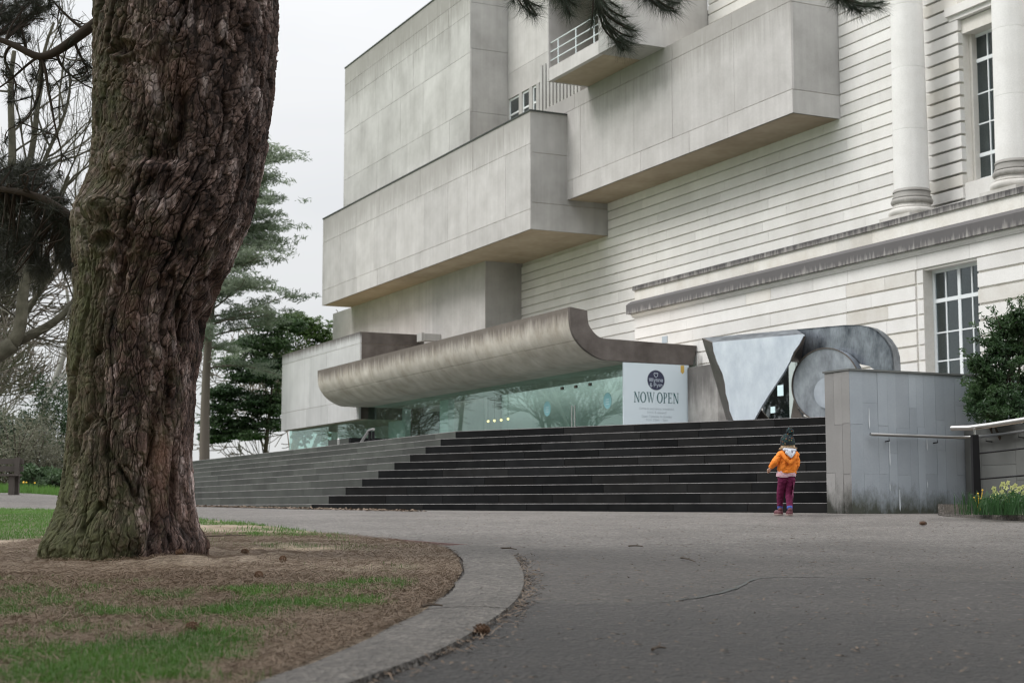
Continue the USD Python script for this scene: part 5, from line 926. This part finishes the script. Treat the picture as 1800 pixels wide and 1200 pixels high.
def cards(pts, size, rg_, flat=.0, asp=.5):
    n = len(pts); a = rg_.normal(size=(n, 3)); a[:, 2] *= (1 - flat); a /= np.linalg.norm(a, axis=1, keepdims=True); b = rg_.normal(size=(n, 3)); b[:, 2] *= (1 - flat); b -= a * (a * b).sum(1, keepdims=True); b /= np.linalg.norm(b, axis=1, keepdims=True) + 1e-9
    s_ = (np.asarray(size) * rg_.uniform(.6, 1.25, n))[:, None]; V = np.stack([pts - a * s_ * .5, pts - b * s_ * asp * .5, pts + a * s_ * .5, pts + b * s_ * asp * .5], 1).reshape(-1, 3); k = np.arange(n)[:, None] * 4
    return V, np.vstack([k + [0, 1, 2], k + [0, 2, 3]])
def ball(rg_, c, r, n, shell=.5):
    v = rg_.normal(size=(n, 3)); v /= np.linalg.norm(v, axis=1, keepdims=True); return np.asarray(c) + v * np.asarray(r) * (rg_.random(n) ** shell)[:, None]
# tall pine behind the big trunk, its needles paled for haze
ry_ = np.random.default_rng(31); PY = 74.
gb = lambda u, y: (u - 900) / 2706 * y
pt = thing('tall_pine_tree', 'tall slender pine with layered boughs paled for haze behind the big trunk', 'tree', (gb(360, PY), PY, gz(gb(360, PY), PY)))
tp_ = at_y(466, 262, PY); bz = gz(gb(360, PY), PY)
trk = spline([(gb(359, PY), PY, bz), at_y(361, 700, PY), at_y(370, 560, PY), at_y(392, 440, PY), at_y(430, 340, PY), tp_], 24)
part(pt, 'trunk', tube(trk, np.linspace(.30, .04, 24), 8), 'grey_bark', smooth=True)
br_, fo = [], []
for k in range(64):
    t = .40 + .585 * ((k + ry_.uniform(0, .8)) / 64); i = t * 23; p0 = trk[int(i)] + (trk[min(23, int(i) + 1)] - trk[int(i)]) * (i % 1); a_ = ry_.uniform(0, 2 * np.pi); L = (1 - t) ** .42 * 4.3 * ry_.uniform(.6, 1.15) + .5
    if .33 < t < .45 and ry_.random() < .4: continue
    d = np.array([math.cos(a_), math.sin(a_), .22]); path = [p0]
    for m_ in range(6): d = d + ry_.normal(0, .1, 3) + [0, 0, -.03]; d /= np.linalg.norm(d); path.append(path[-1] + d * L / 6)
    path = np.array(path); br_.append(tube(path, np.linspace(.06, .015, 7), 4, False))
    for m_ in range(1, 7):
        for _ in range(2 + m_ // 2 + (m_ > 3)): fo.append(ball(ry_, path[m_] + ry_.normal(0, .22 + .06 * m_, 3) * [1, 1, .20] + [0, 0, .12], (.48, .48, .15), 32))
part(pt, 'boughs', br_, 'grey_bark'); part(pt, 'crown', [cards(np.vstack(fo), .30, ry_, .2, .18)], 'hazed_pine')
# dark yew like tree and a yellow green one beside it
def broad_tree(name, label, base, trunk_r, lean, hgt, clumps, mt, seed, n, size, bark='twig_bark', asp=.5, group=None, density=1.):
    rg_ = np.random.default_rng(seed); t_ = thing(name, label, 'tree', base, group=group); b = np.array(base, float); tip = b + [lean, 0, hgt * .85]
    tk = spline([b, b + [lean * .2, .1, hgt * .3], b + [lean * .6, -.1, hgt * .6], tip], 16); part(t_, 'trunk', tube(tk, np.linspace(trunk_r, trunk_r * .2, 16), 9), bark, smooth=True)
    bs, pts = [], []
    for c, r in clumps:
        c = np.asarray(c); r = np.asarray(r) * 1.15; k = int(np.clip((c[2] - b[2]) / hgt * 13, 2, 13)); s0 = tk[max(1, k - 3)]; bs.append(tube(spline([s0, (s0 + c) / 2 + rg_.normal(0, .15, 3), c], 7), np.linspace(trunk_r * .09, .010, 7), 5, False))
        for _ in range(int(n)):
            cc = ball(rg_, c, r, 1, .6)[0]; pts.append(ball(rg_, cc, np.asarray(r) * np.array([.34, .34, .16]), int(22 * density)))
    part(t_, 'boughs', bs, bark); part(t_, 'crown', [cards(np.vstack(pts), size, rg_, .3, asp)], mt); return t_
YY = 84.
def clp(lst, y, depth=1.0): return [((*at_y(u, v, y + dy),), (ru * y / F, max(.4, ru * y / F * depth), rv * y / F)) for u, v, ru, rv, dy in lst]
broad_tree('yew_tree', 'dark green yew tree with thin trunk left of the long concrete block', (gb(457, YY), YY, gz(gb(457, YY), YY) - .2), .22, .6, at_y(470, 560, YY)[2], clp([(470, 570, 30, 18, 0), (440, 605, 34, 18, .5), (490, 600, 30, 20, 0), (415, 640, 36, 16, 0), (460, 650, 30, 20, -.5), (400, 690, 36, 16, .3), (445, 700, 30, 14, 0), (480, 660, 22, 20, 0), (380, 740, 34, 16, 0), (425, 745, 28, 12, .5), (370, 765, 22, 12, 0), (510, 570, 24, 14, 0), (395, 715, 30, 12, 0), (460, 620, 40, 22, .4), (500, 640, 26, 12, .3), (430, 665, 30, 10, 0), (475, 700, 26, 10, .4), (410, 760, 30, 9, .4), (440, 765, 30, 10, 0), (470, 745, 28, 12, .3), (390, 690, 30, 12, 0), (480, 720, 20, 12, 0), (455, 720, 26, 12, .4), (385, 770, 26, 10, .3)], YY), 'yew_leaves', 51, 84, .19)
broad_tree('young_leaf_tree', 'yellow green tree with stout brown trunk behind the long concrete block', (gb(494, 90.), 90., gz(gb(494, 90.), 90.) - .2), .5, 1.3, at_y(520, 590, 90.)[2], clp([(525, 585, 34, 20, 0), (555, 575, 26, 18, 0), (545, 620, 34, 16, .4), (505, 625, 28, 20, 0), (570, 600, 20, 18, 0), (600, 640, 40, 22, 1), (520, 560, 24, 12, 0), (490, 700, 14, 24, 1.2), (545, 700, 40, 25, 1.5)], 90.), 'young_leaves', 52, 60, .20, 'brown_bark')
broad_tree('garden_tree', 'small light green tree seen through the glass under the long block', (gb(545, 80.), 80., gz(0, 80.)), .15, .3, 4.2, clp([(530, 765, 16, 16, 0), (548, 755, 20, 14, 0), (570, 768, 20, 12, 0), (610, 765, 26, 12, 0), (650, 770, 26, 12, 1)], 80.), 'young_leaves', 53, 14, .26, 'brown_bark')
def bare(name, label, base, d, L, r, seed, lv=5, up=.05, minr=.006, mt='grey_bark', nb=(3, 6), group=None, ang=.6):
    rg_ = np.random.default_rng(seed); out = []; grow(rg_, base, d, L, r, lv, out, up, 0., nb, ang); t_ = thing(name, label, 'tree', base, group=group)
    part(t_, 'trunk', branches_mesh([o for o in out if o[2] >= lv - 0]), mt, smooth=True)
    part(t_, 'limb', branches_mesh([o for o in out if lv - 1 <= o[2] < lv], minr), mt, smooth=True); part(t_, 'twigs', branches_mesh([o for o in out if o[2] < lv - 1], minr), mt, kind='stuff'); return t_
bare('bare_tree', 'bare winter tree with crooked twigs between the pine and the long concrete block', (gb(538, 100.), 100., gz(0, 100.) - .3), (.03, 0, 1), 10.5, .28, 61, 5, .07, .026, 'grey_bark', ang=.7)
# near bare tree whose limb enters from the left
NBY = 27.
rg_ = np.random.default_rng(71); out = []
t_ = thing('limb_tree', 'bare tree whose thick mossy limb forks in from the left edge', 'tree', (gb(-150, NBY), NBY, gz(gb(-150, NBY), NBY)))
tb = [(gb(-150, NBY), NBY, gz(gb(-150, NBY), NBY)), tuple(at_y(-140, 760, NBY)), tuple(at_y(-110, 680, NBY)), tuple(at_y(-40, 640, NBY)), tuple(at_y(-5, 622, NBY)), tuple(at_y(25, 603, NBY))]
part(t_, 'trunk', tube(spline(tb, 24), np.linspace(.34, .14, 24), 10), 'pale_bark', smooth=True)
lims = [[(20, 607), (36, 570), (40, 520), (52, 470), (70, 420), (95, 370), (120, 310)], [(25, 603), (62, 585), (100, 562), (130, 532), (160, 500), (190, 470)], [(38, 560), (55, 535), (90, 480), (108, 450), (130, 420)], [(-30, 635), (-10, 520), (0, 420), (18, 330), (20, 210), (25, 90)], [(0, 420), (40, 330), (60, 240), (70, 140), (95, 40)], [(70, 420), (60, 360), (75, 290), (110, 210), (120, 120)]]
for k, l in enumerate(lims):
    pth = spline(px(l, NBY + .3 * (k % 3)), 16); r0 = (.13, .10, .06, .14, .085, .06)[k]; part(t_, 'limb', tube(pth, np.linspace(r0, r0 * .3, 16), 8), 'pale_bark', smooth=True)
    for m_ in range(8):
        i = rg_.integers(2, 15); dd = pth[i] - pth[i - 1]; dd /= np.linalg.norm(dd); v = rg_.normal(size=3) * [1, .8, 1]; grow(rg_, pth[i], dd * .8 + v * .6, rg_.uniform(.8, 2.4), .022, 2, out, .03, 0, (3, 6), .55, 6)
part(t_, 'twigs', branches_mesh(out, .0045), 'pale_bark', kind='stuff')
for k, (u, y, hh_, sd_, lab) in enumerate(((40, 62., 15.5, 81, 'pale straight bare tree far left of the big pine'), (110, 70., 17., 82, 'bare winter tree close left of the big pine, far off'), (-60, 58., 14., 83, 'bare tree at the far left edge behind the bench'))):
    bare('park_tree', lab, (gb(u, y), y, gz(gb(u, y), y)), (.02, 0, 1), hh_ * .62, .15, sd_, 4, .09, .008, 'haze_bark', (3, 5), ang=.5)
# shrubs along the far path on the left
def shrub(name, label, c, r, n, size, mt, seed, bark='twig_bark', stems=9, asp=.5, cat='shrub', group=None):
    rg_ = np.random.default_rng(seed); b = (c[0], c[1], gz(c[0], c[1])) if len(c) == 2 else c; t_ = thing(name, label, cat, b, group=group); b = np.array(b); pts, st_ = [], []
    for k in range(stems * 3):
        e = b + [0, 0, r[2] * .95] + ball(rg_, (0, 0, 0), r, 1, .45)[0] * [1, 1, .9]; e[2] = max(e[2], b[2] + .1); st_.append(tube(spline([b + rg_.normal(0, .06, 3) * [1, 1, 0], (b + e) / 2 + rg_.normal(0, .08, 3), e], 7), np.linspace(.02 * r[0] + .008, .006, 7), 4, False)); pts.append(ball(rg_, e, np.array(r) * .34, n // (stems * 3)))
    part(t_, 'stems', st_, bark); part(t_, 'leaves', [cards(np.vstack(pts), size, rg_, 0., asp)], mt); return t_
shrub('winter_shrub', 'brown grey twiggy winter shrub behind the bench at left edge', (gb(20, 40.), 40.), (1.15, 1.0, 1.25), 5200, .10, 'winter_shrub', 91, asp=.2)
shrub('winter_shrub', 'second pale twiggy shrub just left of the big trunk', (gb(78, 41.), 41.), (.95, 1.0, .95), 5200, .10, 'winter_shrub', 92, asp=.25)
shrub('evergreen_shrub', 'pointed green conifer shrub behind the twiggy shrubs at left', (gb(95, 52.), 52.), (1.2, 1.0, 2.0), 7000, .16, 'evergreen_far', 93, asp=.3)
shrub('evergreen_shrub', 'dark low evergreen hedge bush beside the far path', (gb(85, 39.), 39.), (.8, .7, .42), 4200, .11, 'yew_leaves', 94)
shrub('evergreen_shrub', 'dull green bush at the left edge of the far path', (gb(-5, 46.), 46.), (1.5, 1.0, 1.3), 6000, .15, 'evergreen_far', 95)
for k, (u, y, r_) in enumerate(((-20, 90., 5.), (60, 95., 5.5), (150, 92., 5.), (250, 95., 5.), (330, 100., 3.5))): shrub('distant_thicket', ('thicket left of the bench, far off', 'thicket in the gap left of the big trunk, far off', 'thicket hidden mostly by the big trunk', 'thicket behind the big trunk', 'low thicket right of the big trunk')[k], (gb(u, y), y, gz(gb(u, y), y)), (r_, 2.5, r_ * .42), 9000, .38, 'winter_shrub' if k % 2 else 'evergreen_far', 101 + k, asp=.35)
rgd = np.random.default_rng(5); q_ = np.stack([rgd.uniform(-14.5, -9.5, 5000), rgd.uniform(35.3, 37.5, 5000)], -1); n = len(q_); zq = gz(q_[:, 0], q_[:, 1]) - .03
h_ = rgd.uniform(.12, .28, n); a_ = rgd.uniform(0, 6.28, n); c_, s_ = np.cos(a_), np.sin(a_); b3 = np.column_stack([q_, zq]); w3 = np.stack([c_, s_, 0 * c_], -1) * .012
top('daffodil_strip', (np.stack([b3 - w3, b3 + w3, b3 + np.stack([s_ * .05, c_ * .05, h_], -1)], 1).reshape(-1, 3), np.arange(3 * n).reshape(-1, 3)), 'far_grass', 'green daffodil leaves along the far side of the left path', 'ground cover', kind='stuff')
m_ = rgd.integers(0, n, 26); top('daffodil_blooms', [ell(b3[i] + [0, 0, .27], .022, 0) for i in m_], 'daffodil_petal', 'yellow daffodil blooms dotted along the far left path', 'flowers', kind='stuff')
bn = thing('park_bench', 'dark wooden park bench at the left edge by the far path', 'bench', (*at_y(0, 862, 33.)[:2], gz(*at_y(0, 862, 33.)[:2])))
bx = at_y(0, 860, 33.); zb0 = gz(bx[0], 33.)
for k in range(3): part(bn, 'seat_slat', xbox(bx[0] - 1.2, bx[0] + .42, 32.75 + k * .14, 32.87 + k * .14, zb0 + .40, zb0 + .44), 'bench_wood')
for k in range(2): part(bn, 'back_slat', xbox(bx[0] - 1.2, bx[0] + .42, 33.2, 33.24, zb0 + .50 + k * .16, zb0 + .62 + k * .16), 'bench_wood')
for x_ in (-1.05, .25): part(bn, 'leg', [xbox(bx[0] + x_, bx[0] + x_ + .1, 32.78, 32.88, zb0 - .02, zb0 + .40), xbox(bx[0] + x_, bx[0] + x_ + .1, 33.12, 33.22, zb0 - .02, zb0 + .80)], 'bench_wood')
# trees across the park: mirrored in the glass front, or standing behind the viewer and shading the forecourt
for k, (x_, y_, h_, lab) in enumerate(((-22, 30, 12, 'evergreen across the lawn nearest the far path'), (-27, 40, 14, 'evergreen west of the far path'), (-46, 62, 12, 'tall evergreen deep in the park'), (-20, 14, 14, 'evergreen level with the big pine'), (-19, 2, 15, 'evergreen left of the viewer'),
        (-12, -9, 16, 'broad evergreen behind the viewer to the left'), (-4, -14, 17, 'broad evergreen straight behind the viewer'), (5, -13, 16, 'broad evergreen behind the viewer to the right'), (13, -9, 17, 'broad evergreen at the right behind the forecourt'), (20, -3, 16, 'broad evergreen far right of the forecourt'), (4.5, -3.5, 17, 'broad evergreen whose boughs spread over the viewer'), (-5, -4, 16, 'evergreen close behind the viewer on the lawn'), (-20, -14, 18, 'second row evergreen behind the viewer'), (0, -24, 19, 'tall second row evergreen behind the viewer'), (12, -20, 19, 'tall second row evergreen right of the viewer'))):
    rg_ = np.random.default_rng(200 + k); zb_ = gz(x_, y_); wd_ = 2.0 if k < 5 else 3.0
    cl_ = [((x_ + rg_.normal(0, wd_ * .9), y_ + rg_.normal(0, wd_ * .9), zb_ + h_ * ((.30 if k < 5 else .18) + (.65 if k < 5 else .75) * (j / 9))), np.array((wd_, wd_, 1.3)) * (1.15 - .5 * (j / 9))) for j in range(10)]
    broad_tree('park_evergreen', lab, (x_, y_, zb_), .35, .4, h_, cl_, 'evergreen_far', 300 + k, 9 if k < 5 else 26, .36 if k < 5 else .62, group='park evergreens outside the picture', density=.9)
for k, (x_, y_, h_, lab) in enumerate(((-21.5, 58, 11, 'bare tree near the far path outside the picture'), (-25, 68, 13, 'bare tree deep in the park outside the picture'), (-31, 71, 12, 'spreading bare tree outside the picture'), (-30, 82, 14, 'tall bare tree outside the picture'), (-38, 90, 15, 'taller bare tree at the park edge outside the picture'), (-19.5, 52, 10, 'small bare tree nearest the facade outside the picture'), (-44, 100, 16, 'farthest bare tree outside the picture'))):
    bare('winter_tree', lab, (x_, y_, gz(x_, y_)), (.02, 0, 1), h_ * .5, .20, 400 + k, 4, .07, .02, 'grey_bark', (5, 8), 'bare park trees outside the picture', .62)
# ------------------------------------------------------------------ shrub and flowers at the right
sy = 20.0
rgx = np.random.default_rng(8); sx0 = at_y(1772, 745, sy)
es = thing('laurel_shrub', 'glossy dark evergreen shrub on top of the ramp wall at right', 'shrub', (sx0[0], sx0[1], 1.2)); b = np.array([sx0[0], sx0[1], 1.2]); pts, st_ = [], []
for (u, v, ru, rv, dy) in ((1775, 640, 45, 45, 0), (1735, 660, 30, 40, 0), (1790, 580, 30, 35, .1), (1760, 700, 50, 30, -.2), (1725, 695, 28, 34, .1), (1810, 640, 40, 60, .2), (1790, 720, 50, 24, -.3), (1750, 610, 22, 26, 0), (1720, 640, 16, 18, 0), (1805, 560, 25, 20, 0), (1765, 665, 55, 55, .5), (1820, 700, 40, 50, 0), (1740, 725, 40, 22, -.2), (1715, 700, 18, 30, .1), (1780, 610, 34, 34, .2), (1745, 690, 36, 40, .4), (1765, 575, 22, 20, .1)):
    c = at_y(u, v, sy + dy); r = np.array([ru, min(ru, 45), rv]) * sy / F; st_.append(tube(spline([b, (b + c) / 2 + rgx.normal(0, .04, 3), c], 7), np.linspace(.03, .008, 7), 5, False))
    for _ in range(64): pts.append(ball(rgx, ball(rgx, c, r, 1, .5)[0], (.075, .075, .06), 26))
for (u0, v0, u1, v1) in ((1740, 620, 1712, 570), (1760, 580, 1742, 540), (1780, 555, 1772, 528), (1720, 650, 1692, 618), (1715, 690, 1690, 668), (1725, 640, 1700, 640), (1750, 600, 1728, 556), (1790, 550, 1796, 522), (1735, 610, 1706, 596), (1718, 705, 1694, 702)):
    e0, e1q = at_y(u0, v0, sy), at_y(u1, v1, sy + rgx.uniform(-.3, .2)); pth = spline([e0, (e0 + e1q) / 2 + [0, 0, .03], e1q], 8); st_.append(tube(pth, np.linspace(.008, .003, 8), 4, False))
    for q_ in pth[2:]: pts.append(ball(rgx, q_, (.07, .07, .06), 12))
part(es, 'stems', st_, 'twig_bark'); part(es, 'leaves', [cards(np.vstack(pts), .066, rgx, 0., .30)], 'shrub_leaves')
def strap_leaves(c, n, h0, h1, wd, sp, rg_):
    out_ = []
    for _ in range(n):
        a_ = rg_.uniform(0, 6.28); b0_ = np.array(c) + [rg_.normal(0, sp), rg_.normal(0, sp), 0]; h = rg_.uniform(h0, h1); o = np.array([math.cos(a_), math.sin(a_), 0]) * h * rg_.uniform(.2, .7); sd_ = np.array([-math.sin(a_), math.cos(a_), 0]) * wd / 2
        m1, tp2 = b0_ + o * .35 + [0, 0, h * .65], b0_ + o + [0, 0, h * rg_.uniform(.7, 1.)]; out_.append((np.array([b0_ - sd_, b0_ + sd_, m1 - sd_, m1 + sd_, tp2]), np.array([[0, 1, 3], [0, 3, 2], [2, 3, 4]])))
    return out_
fy = 17.0
for k, (u, v, y, lab) in enumerate(((1722, 898, 17.2, 'daffodil clump with small yellow flowers in front of the black post'), (1752, 902, 16.6, 'leafy daffodil clump in the middle of the flower bed'), (1790, 905, 16.2, 'daffodil clump at the right edge of the flower bed'))):
    c = at_y(u, v, y); c[2] = .47; d_ = thing('daffodil_clump', lab, 'plant', c, group='daffodil clumps in the flower bed')
    part(d_, 'leaves', strap_leaves(c, 110, .14, .34, .009, .085, rgx), 'daffodil_leaf')
    if k == 0:
        for uu, vv in ((1727, 861), (1719, 867), (1713, 874), (1724, 876)):
            e = at_y(uu, vv, y); part(d_, 'flower', [ell(e, (.011, .011, .010), 1), tube([c, (c + e) / 2, e], .003, 4)], 'daffodil_petal')
c = at_y(1770, 895, 16.8); c[2] = .47; he = thing('hellebore_plant', 'hellebore with a crowd of pale yellow green flowers in the flower bed', 'plant', c); st_, pe, lf_ = [], [], []
for (u, v) in ((1747, 858), (1752, 868), (1758, 854), (1762, 864), (1768, 857), (1771, 848), (1775, 866), (1778, 857), (1784, 853), (1787, 863), (1792, 858), (1745, 872), (1765, 872), (1756, 876), (1797, 855), (1799, 866), (1782, 871), (1771, 878), (1749, 864), (1763, 850)):
    e = at_y(u, v, 16.8 + rgx.uniform(-.15, .15)); st_.append(tube(spline([c + rgx.normal(0, .03, 3) * [1, 1, 0], (c + e) / 2 + rgx.normal(0, .02, 3), e], 6), .004, 4, False)); a_ = rgx.uniform(0, 6.28); nrm = np.array([rgx.normal(0, .5), -1, rgx.normal(-.1, .4)]); nrm /= np.linalg.norm(nrm); ax = np.cross(nrm, [0, 0, 1]); ax /= np.linalg.norm(ax); ay = np.cross(nrm, ax); ms_ = []
    for j in range(5):
        t0 = a_ + j * 1.2566; d0, d1_ = math.cos(t0) * ax + math.sin(t0) * ay, -math.sin(t0) * ax + math.cos(t0) * ay; ms_.append((np.array([e, e + d0 * .018 + d1_ * .014 + nrm * .003, e + d0 * .034 + nrm * .010, e + d0 * .018 - d1_ * .014 + nrm * .003]), np.array([[0, 1, 2, 3]])))
    part(he, 'flower', ms_, 'hellebore_petal')
part(he, 'stems', st_, 'hellebore_leaf'); part(he, 'leaves', [cards(ball(rgx, c + [0, 0, .13], (.30, .25, .12), 260), .10, rgx, 0., .3)], 'hellebore_leaf')
# ------------------------------------------------------------------ cones and sticks
def cone_mesh(L=.075, R=.026):
    ms_ = [ell((0, 0, R), (L * .42, R * .6, R * .6), 2)]
    for k in range(58):
        t = (k + .5) / 58; a_ = k * 2.39996; x_ = (t - .5) * L; r = R * (math.sin(math.pi * min(1, t * .9 + .12)) ** .7); d_ = np.array([.35, math.cos(a_), math.sin(a_)]); d_ /= np.linalg.norm(d_); c_ = np.array([x_, 0, R]) + d_ * r * .75; sdv = np.cross(d_, [1, 0, 0]); sdv /= np.linalg.norm(sdv); up_ = np.cross(sdv, d_)
        ms_.append((np.array([c_ - sdv * .006, c_ + sdv * .006, c_ + d_ * .009 + sdv * .004, c_ + d_ * .009 - sdv * .004, c_ + d_ * .004 + up_ * .004]), np.array([[0, 1, 4], [1, 2, 4], [2, 3, 4], [3, 0, 4], [0, 3, 2], [0, 2, 1]])))
    return cat_(ms_)
p0 = ground(1622, 924); pc0 = thing('pine_cone', 'single brown pine cone lying alone on the asphalt at the right', 'pine cone', (p0[0], p0[1], gz(p0[0], p0[1])), group=None)
v, f = cone_mesh(); part(pc0, 'scales', (v + LOC[pc0], f), 'cone_brown')
for u, v, lab in ((497, 993, 'brown pine cone on the sandy soil right of the trunk'), (430, 981, 'pine cone on the soil just right of the trunk foot'), (338, 1117, 'pine cone in the green grass at lower left'), (455, 1023, 'pine cone on needles midway between trunk and kerb'), (846, 1119, 'pine cone at the asphalt edge of the kerb'), (317, 994, 'pine cone touching the front of the trunk foot')):
    g = ground(u, v); on_l = shapely.contains_xy(LAWN, g[0], g[1]); z_ = lawn_height(np.array([g[0]]), np.array([g[1]]))[0] if on_l else gz(g[0], g[1]) + .005
    copy(pc0, (g[0], g[1], z_ - .002), lab, rs.uniform(0, 360), .8)
for (u0, v0, u1, v1, lab) in ((348, 953, 432, 950, 'long thin stick on the sandy soil right of the trunk'), (742, 1082, 778, 1081, 'short dark stick lying on the concrete kerb'), (1105, 962, 1130, 963, 'thin twig on the asphalt in the middle distance'), (1197, 983, 1222, 990, 'forked twig on the asphalt right of the middle'), (880, 966, 908, 968, 'stick on the asphalt beside the kerb tip'), (1147, 1148, 1170, 1145, 'pale straw on the dark asphalt in the foreground')):
    a, b = ground(u0, v0), ground(u1, v1); za = .012 + (.03 if shapely.contains_xy(LAWN, a[0], a[1]) else (.025 if u0 == 742 else 0)); m1 = (a + b) / 2 + [0, .01, .004]
    s_ = thing('stick', lab, 'stick', (a[0], a[1], a[2])); part(s_, 'shaft', tube(spline([a + [0, 0, za], m1 + [0, 0, za], b + [0, 0, za]], 8), np.linspace(.006, .003, 8), 5), 'stick_brown'); part(s_, 'side_shoot', tube([m1 + [0, 0, za], m1 + (b - a) * .18 + [0, .03, za + .01]], .0025, 4), 'stick_brown')
